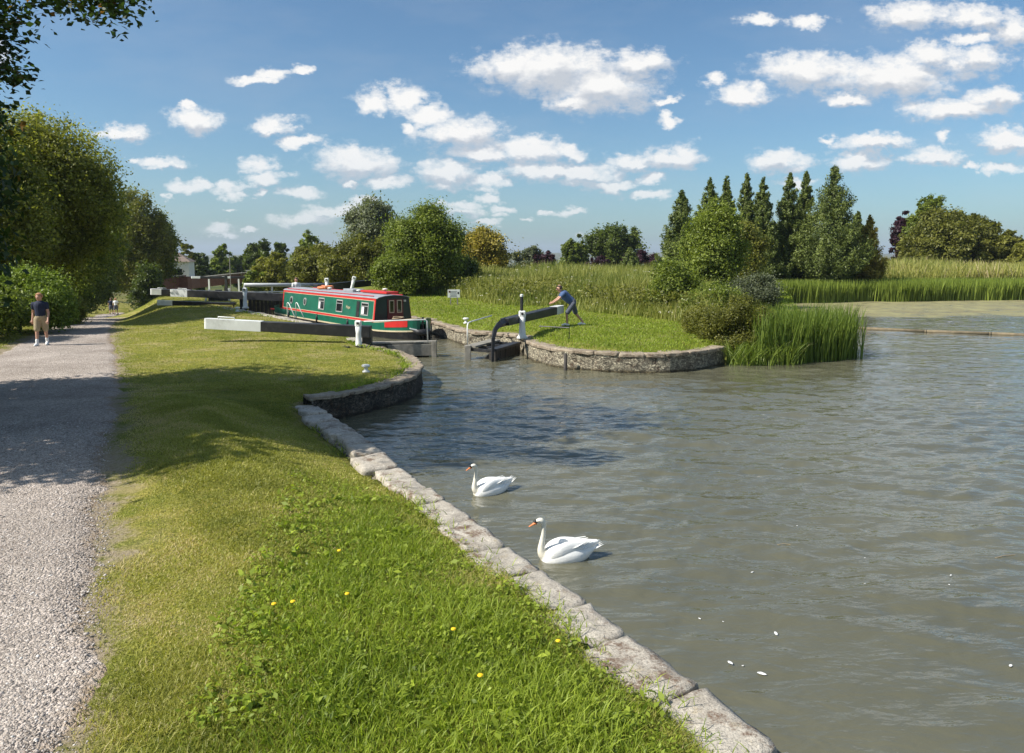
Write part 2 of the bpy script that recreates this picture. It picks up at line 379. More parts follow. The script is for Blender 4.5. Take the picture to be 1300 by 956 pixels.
def hland(x,y):
    x=np.asarray(x,float);y=np.asarray(y,float)
    P=pr(y);PL=pl(y);pz=pathz(y)
    xc=np.where(y<26,-1.0,np.maximum(-1.5-.75*(y-28),-.31*y))
    # left side
    Cc=np.interp(y,CX[:,0],CX[:,1]); t=np.clip((x-P)/(Cc-P),0,1.2)
    near=.5+.25*np.exp(-((t-.46)/.28)**2)-.23*t**2
    plat=.5-.0*y
    w=sstep(0,np.where(y>26,3.2,2),x-P)
    plat=.47+.10*sstep(0,4,x-P)*(y>0)
    far=pz+(plat-pz)*w
    lh=near+(far-near)*sstep(13.5,16.5,y)
    lh=np.where(x<P, pz+ .06*sstep(0,.5,PL-x)+.9*sstep(1.0,7,PL-x), lh)
    rh=.60+.42*sstep(33,60,y)+.3*sstep(60,85,y)
    rh=rh-.35*sstep(7,11,x)*(1-sstep(26,32,y))
    s=sstep(-1.5,1.5,x-xc); h=lh*(1-s)+rh*s
    # everything falls away into the vale
    ang=x/np.maximum(y,1); vf=sstep(-.17,-.27,-(-ang)) if False else 1-sstep(-.27,-.17,ang); h=h-7*sstep(95,200,y)*(1-.6*vf)-4.0*sstep(53,92,y)*vf*sstep(-1,3,x-P)-14*sstep(200,700,y)
    h=h+.025*vnoise(x,y,.9)+.05*vnoise(x,y,3.1,2)*(y>16)
    m_=(x>-24)&(x<14)&(y>-10)&(y<52)
    if m_.any():
        Q=np.column_stack([x[m_],y[m_]]); hm=h[m_]
        for wl,zt in ((LB,.36),(CW,.50),(CL,.46),(CR,.53)):
            d_=dist_line(Q,wl); hm=np.where(d_<2.2,np.minimum(hm,zt+.015+.17*np.clip(d_-.35,0,3)**1.2),hm)
        h=h.copy(); h[m_]=hm
    # distant plain and hills
    h=h+(22+30*np.exp(-((x-300)/2600)**2)+16*vnoise(x,y,1300,3)+6*vnoise(x,y,330,5))*sstep(2600,4300,y)
    return h
def ground_h(x,y): return float(hland(np.array([x]),np.array([y]))[0])
walls=[LB,CW,CL,LOCKEND,CR]
def axis(spans):
    out=[spans[0][0]]
    for a,b,s in spans:
        n=max(1,int(round((b-a)/s))); out+= list(np.linspace(a,b,n+1)[1:])
    return np.array(out)
gx=axis([(-6000,-1500,750),(-1500,-300,150),(-300,-80,20),(-80,-26,2),(-26,-12,.5),(-12,8,.2),(8,22,.5),(22,80,2.5),(80,300,20),(300,1500,150),(1500,6000,750)])
gy=axis([(-60,-14,4),(-14,2,.6),(2,50,.2),(50,75,.7),(75,130,2.2),(130,300,10),(300,1500,75),(1500,7000,160)])
X,Y=np.meshgrid(gx,gy); P=np.stack([X.ravel(),Y.ravel()],1)
Z=hland(P[:,0],P[:,1])
near=(P[:,1]<75)&(np.abs(P[:,0])<140)&(P[:,1]>-16)
ins=np.zeros(len(P),bool); ins[near]=inside(P[near],WPOLY); ins|=(P[:,0]>6)&(P[:,1]<-8)&(P[:,0]<130)
dw=np.full(len(P),99.); fineI=(P[:,0]>-24)&(P[:,0]<14)&(P[:,1]>-15)&(P[:,1]<52)
dw[fineI]=np.minimum.reduce([dist_line(P[fineI],w) for w in walls])
Z=np.where(dw<.28,-1.3,Z)
ds=np.full(len(P),99.); ds[near]=dist_line(P[near],RS)
shore=(ds<3)&~ins; Z=np.where(shore, np.minimum(Z,-.12+.45*ds), Z)
Z=np.where(ins,-1.3,Z)
dp=np.maximum(P[:,0]-pr(P[:,1]),pl(P[:,1])-P[:,0])
R_=np.clip(1.0-dp/ (1.15+.7*vnoise(P[:,0],P[:,1],1.1,4)),0,1)*.68*(P[:,1]<90)
# worn earth beside the copings
dcop=np.full(len(P),99.); dcop[fineI]=np.minimum.reduce([dist_line(P[fineI],w) for w in (CW,CL,CR)])
R_=np.maximum(R_, np.clip(1.25-dcop/ .95,0,1)*.62)
R_=np.maximum(R_, .42*np.exp(-((P[:,0]+5.6)/1.6)**2-((P[:,1]-21.4)/.5)**2))
Cc=np.interp(P[:,1],CX[:,0],CX[:,1])
G_=np.clip((P[:,0]-(Cc-2.0-.45*(8.5-P[:,1])))/.8,0,1)*np.clip((9.2-P[:,1])/1.4,0,1)*(P[:,1]<10)
G_=np.maximum(G_,.55*(P[:,0]>-.5-(P[:,1]-28)*.75)*(P[:,1]>21)*(P[:,1]<70))
B_=sstep(90,170,P[:,1])
me=np_mesh('ground',np.column_stack([P,Z]),
   (lambda nx,ny:(np.arange(ny-1)[:,None]*nx+np.arange(nx-1)[None,:]).ravel()[:,None]+np.array([0,1,nx+1,nx])[None,:])(len(gx),len(gy)),
   col=np.column_stack([R_,G_,B_]),smooth=True)
g=new_obj('ground',me,M['ground']); tag(g,kind='structure')

# gravel path sheet
ty=np.concatenate([np.arange(-14,3,.25),3*np.exp(np.arange(0,math.log(96/3),.0065))]); ns=25
ss=np.linspace(0,1,ns)
V=[];colr=[]
for i,y in enumerate(ty):
    sc=min(1,.15+y/60) if y>0 else .2
    def jit(k): return .16*mnoise.noise((y*.9,k,0))+.10*mnoise.noise((y*2.7,k,3))+.06*mnoise.noise((y*9,k,5))
    a=pl(y)-.05+jit(1.3); b=pr(y)+.12+jit(7.7)
    xs=a+(b-a)*ss; z=hland(xs,np.full(ns,y))
    edge=np.minimum(ss,1-ss)*(b-a)
    off=.022+.012*np.clip(edge/.4,0,1); off=np.where(edge<.01,-.03,off)
    V.append(np.column_stack([xs,np.full(ns,y),z+off])); colr.append(np.clip(1-edge/.55,0,1)*.75)
V=np.concatenate(V);colr=np.concatenate(colr)
idx=(np.arange(len(ty)-1)[:,None]*ns+np.arange(ns-1)[None,:]).ravel()[:,None]+np.array([0,1,ns+1,ns])[None,:]
o=new_obj('path',np_mesh('path',V,idx,col=colr,smooth=True),M['path']); tag(o,kind='structure')

# water
bmw=bmesh.new()
wp=[(13,-16),(7.4,-9),(3.9,-1.3),(2.2,2.4),(.9,5),(-.3,7.4),(-1.6,10),(-2.9,12.6),(-4.5,15),(-4.3,16),(-3,17.5),(-2.8,20),(-4.3,23),(-5.4,25),(-6.1,27.8),(-7.2,30.2),(-17.5,44.9),(-12.4,48.5),(-3.4,34.1),(-1.4,29),(0,28.2),(.9,26.9),(.9,25.2),(1.6,23.6),(3,22.7),(5,22.9),(6.5,24.4),(11,26),(12.8,30),(15,42),(18,51),(20,58),(27,60.5),(42,63.5),(70,68),(135,75),(135,-16)]
vs=[bmw.verts.new((x,y,0)) for x,y in wp]; bmw.faces.new(vs); me=bpy.data.meshes.new('water'); bmesh.ops.recalc_face_normals(bmw,faces=bmw.faces)
bmesh.ops.triangulate(bmw,faces=bmw.faces); bmw.to_mesh(me); bmw.free()
for p_ in me.polygons:
    if p_.normal.z<0: p_.flip()
fv=np.array([v.co[:] for v in me.vertices]); fv[:,2]-=.06; ff=[tuple(p_.vertices) for p_ in me.polygons]
# wavy sheet: rows spaced with distance, real ripples of many wavelengths and directions
ry=3.0*np.exp(np.arange(0,math.log(62/3.0),.0062)); rt=np.tan(np.radians(np.linspace(-36,52,900)))
TT,YY=np.meshgrid(rt,ry); XX=TT*YY
H_=np.zeros_like(XX); rw=np.random.default_rng(5)
calm=.55+.45*sstep(-.5,.6,vnoise(XX,YY,5.5,4)+.35*vnoise(XX,YY,1.7,9))
calm=calm*(.45+.55*sstep(0,5,XX-np.interp(YY,CX[:,0],CX[:,1])))
for lam in [2.3,1.7,1.3,1.0,.82,.70,.60,.52,.46,.41,.36,.32,.28,.25,.22,.20]:
    for k in range(4):
        th=math.radians(100)+rw.normal(0,.55); kx,ky=math.cos(th)*6.283/lam,math.sin(th)*6.283/lam
        sl=.028*(1 if lam<1.2 else .55); fade=np.clip((lam/(YY*.0062*2.2)-.6),0,1)
        ph=kx*XX+ky*YY+rw.uniform(0,6.28)+.9*vnoise(XX,YY,lam*5,k+3)
        w_=np.sin(ph); H_+=sl*lam/6.283*(w_-.25*np.cos(2*ph))*fade
H_*=calm
Pw=np.column_stack([XX.ravel(),YY.ravel(),H_.ravel()]); nx_=len(rt); ny_=len(ry)
idx=(np.arange(ny_-1)[:,None]*nx_+np.arange(nx_-1)[None,:]).ravel()[:,None]+np.array([0,1,nx_+1,nx_])[None,:]
cc_=Pw[idx].mean(1)[:,:2]; keep=inside(cc_,WPOLY); nk=~keep; dd=np.full(len(cc_),9.)
dd[nk]=np.minimum.reduce([dist_line(cc_[nk],w_) for w_ in (LB,CW,CL,CR,RS)]); keep|=dd<.4; idx=idx[keep]
us,inv=np.unique(idx.ravel(),return_inverse=True); Pw=Pw[us]; idx=inv.reshape(-1,4)
me=np_mesh('water',np.concatenate([Pw,fv]),idx,np.array(ff)+len(Pw),smooth=True)
o=new_obj('water',me,M['water']); tag(o,kind='structure')

# ------------------------------------------------------------------ walls with coping stones
def resample(pts, step):
    pts=[Vector((x,y,0)) for x,y in pts]; out=[pts[0]]; acc=0; 
    L_=[0]
    for a,b in zip(pts,pts[1:]): L_.append(L_[-1]+(b-a).length)
    n=max(1,int(round(L_[-1]/step)))
    res=[]
    for k in range(n+1):
        d=L_[-1]*k/n
        j=max(i for i in range(len(L_)) if L_[i]<=d+1e-9); j=min(j,len(pts)-2)
        res.append(pts[j].lerp(pts[j+1],(d-L_[j])/(L_[j+1]-L_[j])))
    return res
def stone_block(p0,p1,nrm,width,zt,thick,seed,rough=.02,over=.03):
    """rounded irregular block between p0 and p1 (outer edge), going width inland (-nrm)"""
    bm=bmesh.new(); nl,nw,nh=9,6,4; rr=random.Random(seed)
    bmesh.ops.create_cube(bm,size=1); 
    bmesh.ops.subdivide_edges(bm,edges=bm.edges[:],cuts=9,use_grid_fill=True)
    d=(p1-p0); ln=d.length; d.normalize(); gap=.012+rr.random()*.02
    skew=(rr.random()-.5)*.22; wv=width*(1+(rr.random()-.5)*.45); dz=(rr.random()-.5)*.045; tl=(rr.random()-.5)*.05
    for v in bm.verts:
        x,y,z=v.co
        cx=1-.04*(abs(y)*2)**10-.02*(abs(z)*2)**8; cy=1-.06*(abs(x)*2)**10-.02*(abs(z)*2)**8
        x*=cx;y*=cy
        z2=z-.13*(max(abs(x),abs(y))*2)**14*(1 if z>0 else 0)
        along=(x+.5)*(ln-gap)+gap/2+skew*y*.5
        across=(y-.5)*wv+over
        q=p0+d*along+nrm*across
        q.z=zt+dz+(z2-.5)*thick+tl*y
        nz=mnoise.noise_vector(Vector((q.x*3.1+seed,q.y*3.1,q.z*3)))
        nz2=mnoise.noise_vector(Vector((q.x*9+seed,q.y*9,q.z*9)))
        ed=(max(abs(x),abs(y))*2)**4; nz.z*=.25+.5*ed; nz2.z*=.35+.6*ed; q+= nz*rough*1.7+nz2*rough*.9
        v.co=q
    me=bpy.data.meshes.new('coping_stone'); bm.to_mesh(me); bm.free()
    me.polygons.foreach_set('use_smooth',[True]*len(me.polygons)); return me
def bank_wall(label, pts, ztop, thick, cop_w, mcop, mwall, side, step=.75, body_step=.18, cop=True, facelean=.0, rough=.02, seed=1, upto=None):
    t=thing('canal_wall',label,'wall',(0,0,0)); 
    ps=resample(pts,body_step); V=[];n=len(ps); prof=[]
    nz=7
    for i,p in enumerate(ps):
        d=(ps[min(i+1,n-1)]-ps[max(i-1,0)]).normalized(); nr=Vector((d.y,-d.x,0))*side
        for k in range(nz):
            z=-1.2+(ztop-thick*.5+1.2)*k/(nz-1)
            off=facelean*(z-ztop)+.06*mnoise.noise(Vector((p.x*1.6,p.y*1.6,z*4)))+.035*mnoise.noise(Vector((p.x*5,p.y*5,z*9)))
            q=p+nr*(off-.03); V.append((q.x,q.y,z))
        q=p-nr*cop_w*.92; V.append((q.x,q.y,ztop-thick*.5)); V.append((q.x,q.y,-1.2))
    m_=nz+2; Fs=[]
    for i in range(n-1):
        for k in range(m_): Fs.append((i*m_+k,(i+1)*m_+k,(i+1)*m_+(k+1)%m_,i*m_+(k+1)%m_))
    mb=MB(); mb.add(V,Fs); mb.build('stone_face',mwall,t,smooth=False)
    if cop:
        rr=random.Random(seed); cs=resample(pts,.05); i=0
        while i<len(cs)-4:
            ln=int((step*(.75+.5*rr.random()))/.05); j=min(i+ln,len(cs)-1)
            if len(cs)-1-j<5: j=len(cs)-1
            p0,p1=cs[i],cs[j]; d=(p1-p0).normalized(); nr=Vector((d.y,-d.x,0))*side
            z=ztop
            new_obj('coping_stone',stone_block(p0,p1,nr,cop_w,z,thick,seed*13+i,rough),mcop,t); i=j
    return t
bank_wall('long low edge of pale uneven stones along the near grass bank beside the swans',LB,.40,.22,.50,M['coping'],M['wallstone'],1,.72,rough=.021,seed=3)
bank_wall('curved dark stone wall with pale flat top rounding the lawn left of the open lock gates',CW,.54,.075,.42,M['copingearth'],M['darkstone'],1,.7,facelean=-.05,seed=5,rough=.03)
bank_wall('stone lock chamber edge running along the near side of the green narrowboat',CL,.52,.16,.55,M['coping'],M['darkstone'],1,.95,.5,seed=7)
bank_wall('rough stone wall round the far grassy peninsula, from the right gate to the reeds',CR,.58,.11,.55,M['copingearth'],M['wallstone'],1,.85,.3,seed=9,rough=.022,facelean=-.06)

# ------------------------------------------------------------------ grass and vegetation scatter
def blades(P, h, w, lean, col, seg=2, curve=.5):
    """P (n,3) roots, h height, w width arrays -> mesh arrays"""
    n=len(P); th=RNG.uniform(0,2*np.pi,n); wx=np.cos(th)*w/2; wy=np.sin(th)*w/2
    la=RNG.uniform(0,2*np.pi,n); lx=np.cos(la)*lean*h; ly=np.sin(la)*lean*h
    V=[]; 
    for k in range(seg):
        f=k/seg; ww=1-.45*f
        base=P+np.column_stack([lx*f**(1+curve),ly*f**(1+curve),h*f*(1-.12*lean*f)])
        V.append(base+np.column_stack([-wx*ww,-wy*ww,np.zeros(n)])); V.append(base+np.column_stack([wx*ww,wy*ww,np.zeros(n)]))
    V.append(P+np.column_stack([lx,ly,h*(1-.25*np.clip(lean,0,2))]))
    m_=2*seg+1; V=np.stack(V,1).reshape(-1,3)
    b=np.arange(n)*m_
    F4=[np.column_stack([b+2*k,b+2*k+1,b+2*k+3,b+2*k+2]) for k in range(seg-1)]
    F3=np.column_stack([b+2*(seg-1),b+2*(seg-1)+1,b+2*seg])
    return V,(np.concatenate(F4) if F4 else None),F3,np.repeat(col,m_)
def land_ok(x,y,margin=.0):
    P=np.column_stack([x,y]); ok=~inside(P,WPOLY)
    return ok
def scatter_log(n, y0, y1, xfun, power=1):
    y=np.exp(RNG.uniform(math.log(y0),math.log(y1),n)); a,b=xfun(y); x=a+(b-a)*RNG.random(n); return x,y
# mown lawn blades, near bank
def fr(y): return -.72*y-1, .72*y+1
n=340000
y=3.0*np.exp(RNG.random(n)*math.log(17/3.0)); xl=np.maximum(pr(y)-.1,-.74*y-.3); x=xl+RNG.random(n)*(np.interp(y,CX[:,0],CX[:,1])+2.2*(y>14.5)-xl)
ok=land_ok(x,y); d=np.full(n,9.); Q=np.column_stack([x,y]); d=np.minimum(dist_line(Q,LB),dist_line(Q,CW)); ok&=d>.36+.12*vnoise(x,y,.35,3)
dpth=np.maximum(x-pr(y),pl(y)-x); fr_=.5+.5*vnoise(x,y,.5,6)
prob=np.clip((dpth-.2)/.8+ .45*(vnoise(x,y,.45,1)),0.0,1); prob=np.where(dpth<-.15,0,prob); ok&=RNG.random(n)<prob
x=x[ok];y=y[ok];n=len(x); z=hland(x,y); dpth=dpth[ok]
hh=(.020+.030*RNG.random(n))*(1+.5*vnoise(x,y,.7,8))*np.interp(y,[5,12],[1.15,.75]); ww=.0030+.0008*y
dry=np.clip(.50-.18*vnoise(x,y,.16,12)-.30*vnoise(x,y,1.3,5)-.25*vnoise(x,y,.33,9)+.42*np.clip(1-dpth/1.4,0,1)+RNG.normal(0,.2,n),0,1)
a=blades(np.column_stack([x,y,z-.004]),hh,ww,RNG.uniform(.3,1.3,n),dry)
o=new_obj('mown_grass',np_mesh('mown_grass',*a[:3],col=a[3]),M['grassblade']); tag(o,'short mown grass on the lawn between the path and the canal edge','grass',kind='stuff')
# lush uncut grass on the near bank
n=165000
y=2.9*np.exp(RNG.random(n)*math.log(10.6/2.9)); x=-4.5+RNG.random(n)*7
Cc=np.interp(y,CX[:,0],CX[:,1]); edge=Cc-1.9-.36*(8.4-y)+.3*vnoise(x,y,.5,2)
ok=(x>edge)&(x<Cc-.05+.07*vnoise(x,y,.3,5))&(RNG.random(n)<np.clip((x-edge)/.35,0,1)*np.clip((9.9+.6*vnoise(x,y,.6,4)-y)/1.6,0,1))
x=x[ok];y=y[ok];n=len(x);z=hland(x,y); E_=np.clip((x-edge[ok])/1.0,.25,1)*np.clip((Cc[ok]-x+.12)/.8,.22,1)
hh=(.06+.10*RNG.random(n)**1.5)*E_*(1+.35*vnoise(x,y,.4,7)); ww=.005+.006*RNG.random(n)
cl=np.clip(.5+.25*vnoise(x,y,.5,11)+RNG.normal(0,.2,n),0,1)
a=blades(np.column_stack([x,y,z-.006]),hh,ww,RNG.uniform(.2,1.1,n),cl,3)
o=new_obj('lush_grass',np_mesh('lush_grass',*a[:3],col=a[3]),M['lush']); tag(o,'bright uncut lush grass covering the near bank above the coping stones','grass',kind='stuff')
# broad leaves (dock, clover) in the lush strip
def leafquads(Pc, s, nrm, aspect, col):
    n=len(Pc); r=RNG.normal(size=(n,3)); u=np.cross(nrm,r); u/=np.linalg.norm(u,axis=1)[:,None]+1e-9; v=np.cross(nrm,u)
    a=(s)[:,None]
    fold=nrm*(a*.18)
    p0=Pc-u*a; p1=Pc-v*a*aspect+fold; p2=Pc+u*a; p3=Pc+v*a*aspect+fold
    V=np.stack([p0,p1,p2,p3],1).reshape(-1,3); F=np.arange(n*4).reshape(-1,4)
    return V,F,np.repeat(col,4)
nc=2100; yc=4.1*np.exp(RNG.random(nc)*math.log(9.6/4.1)); xc=-3.6+RNG.random(nc)*5.2
Cc=np.interp(yc,CX[:,0],CX[:,1]); ok=(xc>Cc-1.8-.36*(8.4-yc))&(xc<Cc-.14); xc=xc[ok];yc=yc[ok];nc=len(xc)
k=9; xs=np.repeat(xc,k)+RNG.normal(0,.055,nc*k); ys=np.repeat(yc,k)+RNG.normal(0,.055,nc*k); zs=hland(xs,ys)+RNG.uniform(.02,.09,nc*k)
nr=RNG.normal(size=(nc*k,3))*.55+np.array([0,0,1]); nr/=np.linalg.norm(nr,axis=1)[:,None]
sz=np.repeat(RNG.choice([.013,.020,.036],nc,p=[.5,.38,.12]),k)*RNG.uniform(.7,1.3,nc*k)
V,F4,cc=leafquads(np.column_stack([xs,ys,zs]),sz,nr,.5,np.clip(RNG.normal(.55,.22,nc*k),0,1))
o=new_obj('clover_and_dock_leaves',np_mesh('bank_leaves',V,F4,col=cc),M['lush']); tag(o,'small broad leaves of clover and dock among the near bank grass','ground cover',kind='stuff')
# loose gravel on path
n=48000; y=4.0*np.exp(RNG.random(n)*math.log(13/4.0)); x=pl(y)+ (pr(y)+.06-pl(y))*RNG.random(n)
x=np.clip(x,-.75*y-.5,None)+RNG.normal(0,.07,n); z=hland(x,y)+.034; s=np.clip(RNG.lognormal(math.log(.0056),.45,n),.0025,.022)*(1+.03*y)
oc=np.array([(1,0,0),(-1,0,0),(0,1,0),(0,-1,0),(0,0,.6),(0,0,-.6)],float)
jit=1+RNG.normal(0,.22,(n,6,1)); V=(oc[None]*jit)*s[:,None,None]; th=RNG.uniform(0,6.28,n); c_,s_=np.cos(th),np.sin(th)
V=np.stack([V[...,0]*c_[:,None]-V[...,1]*s_[:,None],V[...,0]*s_[:,None]+V[...,1]*c_[:,None],V[...,2]],-1)+np.column_stack([x,y,z])[:,None,:]
f=np.array([(0,2,4),(2,1,4),(1,3,4),(3,0,4),(2,0,5),(1,2,5),(3,1,5),(0,3,5)]); F3=(np.arange(n)[:,None,None]*6+f[None]).reshape(-1,3)
o=new_obj('loose_gravel',np_mesh('loose_gravel',V.reshape(-1,3),None,F3,col=np.repeat(RNG.random(n),6)),M['pebble']); tag(o,'loose grey and white stone chippings lying on the near path','gravel',kind='stuff')
# rough lawn tussocks mid distance, both sides
n=170000; y=17*np.exp(RNG.random(n)*math.log(58/17)); x=-.74*y+RNG.random(n)*(.74+.42)*y
ok=land_ok(x,y); Q=np.column_stack([x,y]); d=np.minimum.reduce([dist_line(Q,w) for w in (CW,CL,CR)]); ok&=(d>.62+.3*vnoise(x,y,.5,2)); dpt=np.maximum(x-pr(y),pl(y)-x); ok&=dpt>.15+.2*vnoise(x,y,.6,3)
ok&=~((x<-9)&(x>-10.5)&(y<0))
x=x[ok];y=y[ok];n=len(x);z=hland(x,y); right=x>np.where(y<26,-1.,-1.5-.75*(y-28))
hh=(.018+.022*RNG.random(n))*(1+1.6*right); ww=.0010*y
cl=np.where(right,np.clip(RNG.normal(.5,.2,n)+.18*vnoise(x,y,1.5,4),0,1),np.clip(.5-.26*vnoise(x,y,2.4,5)-.2*vnoise(x,y,.8,7)+RNG.normal(0,.2,n),0,.97))
for sel,mt,lb_ in ((~right,'grassblade','short dry mown grass of the lawn left of the lock'),(right,'lush','greener grass of the peninsula lawn right of the lock')):
    a=blades(np.column_stack([x,y,z-.004])[sel],hh[sel],ww[sel],RNG.uniform(.2,.9,int(sel.sum())),cl[sel])
    o=new_obj('lawn_grass',np_mesh('lawn_grass',*a[:3],col=a[3]),M[mt]); tag(o,lb_,'grass',kind='stuff')
# grass tufts overhanging the wall tops
P_=[]
for wl,n_,inn in ((LB,5200,.34),(CW,2600,.40),(CR,4200,.36),(CL,1500,.42)):
    rs=resample(wl,.02); k_=RNG.integers(1,len(rs)-1,n_)
    for q in k_:
        d=(rs[q+1]-rs[q-1]).normalized(); 
        if vnoise(rs[q].x,rs[q].y,.42,3)+RNG.normal(0,.35)<.05: continue
        nr=Vector((d.y,-d.x,0)); v=rs[q]-nr*(inn+RNG.normal(.04,.09)); P_.append((v.x,v.y))
P_=np.array(P_); zz=hland(P_[:,0],P_[:,1])+.0; n=len(P_); P_=P_[:,:2]
a=blades(np.column_stack([P_,zz+.01]),.05+.10*RNG.random(n)**1.5,.006+.0006*P_[:,1],RNG.uniform(.4,1.5,n),np.clip(RNG.normal(.55,.25,n),0,1),3)
o=new_obj('edge_tufts',np_mesh('edge_tufts',*a[:3],col=a[3]),M['lush']); tag(o,'grass tufts creeping over the inner edges of the wall tops','grass',kind='stuff')
# tall meadow behind the man
def meadow(name,label,n,yr,pxr,hm,wk,colmu,mat_,edgepx=None,seed=0,hvar=.35,lo=.4):
    y=RNG.uniform(yr[0],yr[1],n); pa,pb=pxr; px=RNG.uniform(pa,pb,n); x=(px-650)/F*y
    ok=np.ones(n,bool)
    if edgepx is not None:
        ye=np.interp(px,edgepx[0],edgepx[1]); ok&=y>ye+vnoise(x,y,2,seed)*1.2
    ok&=land_ok(x,y); x=x[ok];y=y[ok];px=px[ok];n=len(x);z=hland(x,y)
    hh=hm*(1-hvar+2*hvar*RNG.random(n))*(1+.35*vnoise(x,y,2.3,seed+1))
    if edgepx is not None: hh*=np.clip((y-np.interp(px,edgepx[0],edgepx[1]))/5+.35,.3,1)
    cl=np.clip(colmu+.22*vnoise(x,y,3.0,seed+2)+.2*vnoise(x,y,1.0,seed+3)+RNG.normal(0,.16,n),0,1)
    a=blades(np.column_stack([x,y,z-.03]),hh,wk*y*(.6+.8*RNG.random(n)),RNG.uniform(.05,.45,n),cl,3)
    o=new_obj(name,np_mesh(name,*a[:3],col=a[3]),mat_); tag(o,label,'grass',kind='stuff'); return x,y,z,hh
EP=([380,480,560,620,700,760,860,900],[62,56,51,44,41,38.5,33,30])
mx,my,mz,mh=meadow('meadow_grass','tall seeding meadow grass and weeds behind the man at the balance beam',80000,(30,75),(500,905),1.35,.00105,.42,M['meadow'],EP,seed=2)
meadow('meadow_grass','tan seeding grass strip in front of the conifers and above the reed bed',60000,(66,100),(940,1420),1.5,.0012,.62,M['meadow'],seed=5,lo=.5)
meadow('verge_grass','taller verge grass along the edge below the hedge left of the path',12000,(16,40),(-60,110),.28,.0011,.3,M['meadow'],seed=8) if False else None
# reed bed across the far water
def reeds(name,label,P,hm,w,mat_,mu,lean=(.03,.22),seg=3):
    x,y=P; n=len(x); z=np.full(n,-.05); hh=hm*RNG.uniform(.7,1.1,n)
    cl=np.clip(RNG.normal(mu,.17,n)+.12*vnoise(x,y,2.4,3),0,1)
    a=blades(np.column_stack([x,y,z]),hh,w*RNG.uniform(.6,1.4,n),RNG.uniform(*lean,n),cl,seg)
    o=new_obj(name,np_mesh(name,*a[:3],col=a[3]),mat_); tag(o,label,'reeds',kind='stuff')
n=60000; px=RNG.uniform(930,1420,n); xx=(px-650)/F
ys=np.interp(xx*58,[17,20.5,27.5,42,70],[55,56,58.6,61.5,65.5]); y=ys+RNG.uniform(-.9,10,n)+.5*vnoise(xx*60,ys,1.5,2); x=xx*y
reeds('reed_bed','broad yellow green reed bed standing along the far shore of the pond',(x,y),1.75,.07,M['reedfar'],.42)
# iris / reedmace clump at end of the peninsula
n=2400; t=RNG.random(n); x=7.9+4.0*t+RNG.normal(0,.12,n); y=23.75+.55*t+1.1*t*t+RNG.uniform(-.15,2.1,n)
reeds('water_reeds','dense clump of tall upright green reeds in the water at the tip of the peninsula',(x,y),1.92,.032,M['reed'],.42,(.03,.34),4)
n=500; t=RNG.random(n); x=7.0+2.2*t+RNG.normal(0,.1,n); y=23.5+.3*t+RNG.uniform(-.2,.7,n)
reeds('water_reeds','pale bending reed leaves leaning over the water below the bramble bush',(x,y),.95,.026,M['reed'],.6,(.3,1.0),4)

# ------------------------------------------------------------------ trees
LEAFN=[0]
def crown_arrays(lobes, n, leaf, up=.5, clump=.35, shell=.22, aspect=.55, twigs=None, squash=.75, colv=(.5,.2)):
    """lobes: list of (cx,cy,cz,rx,ry,rz)"""
    lobes=np.array(lobes,float); vol=(lobes[:,3]*lobes[:,4]+lobes[:,3]*lobes[:,5]+lobes[:,4]*lobes[:,5]); p=vol/vol.sum()
    nt_=twigs or max(60,int(n/45)); li=RNG.choice(len(lobes),nt_,p=p)
    d=RNG.normal(size=(nt_,3)); d/=np.linalg.norm(d,axis=1)[:,None]
    rad=1-np.abs(RNG.normal(0,shell,nt_)); rad=np.clip(rad+RNG.normal(0,.07,nt_),.15,1.2)
    tw=lobes[li,:3]+d*lobes[li,3:]*rad[:,None]
    sc_=max(.5,float(np.median(lobes[:,3]))*.55); q=tw/sc_
    g3=np.sin(q[:,0]*2.1+1.3*np.sin(q[:,2]*1.7))+np.sin(q[:,1]*1.9+1.1*np.sin(q[:,0]*1.3+1))+np.sin(q[:,2]*2.5+1.2*np.sin(q[:,1]*1.5+2))
    kp=(g3>-.62)|(RNG.random(nt_)<.08); tw=tw[kp];d=d[kp];li=li[kp];nt_=len(tw)
    # drop twigs that are deep within other lobes (keep some)
    tb=RNG.normal(0,.17,nt_)
    ti=RNG.integers(0,nt_,n); off=RNG.normal(0,1,(n,3))*clump*np.array([1,1,squash]); 
    P=tw[ti]+off*np.exp(RNG.normal(0,.3,(nt_,1)))[ti]
    nr=d[ti]*.7+RNG.normal(0,.65,(n,3))+np.array([0,0,up]); nr/=np.linalg.norm(nr,axis=1)[:,None]
    col=np.clip(colv[0]+tb[ti]+RNG.normal(0,colv[1],n),0,1)
    return leafquads(P,leaf*RNG.uniform(.65,1.3,n),nr,aspect,col)
def trunk_mesh(base,h,r,targets,rng):
    mb=MB(); top=Vector(base)+Vector((0,0,h)); pts=[]; b=Vector(base)
    for k in range(7):
        f=k/6; pts.append(b.lerp(top,f)+Vector((rng.uniform(-1,1),rng.uniform(-1,1),0))*.05*h*.3*f)
    mb.tube(pts,[r*(1.35 if k==0 else 1)*(1-.55*k/6) for k in range(7)],9)
    for tx in targets:
        t=Vector(tx); s=b.lerp(top,rng.uniform(.45,.95)); m_=s.lerp(t,.5)+Vector((rng.uniform(-.2,.2),rng.uniform(-.2,.2),.12*(t-s).length))
        mb.tube([s,s.lerp(m_,.5),m_,m_.lerp(t,.5),t],[r*.42,r*.34,r*.26,r*.17,r*.06],6,caps=False)
    return mb
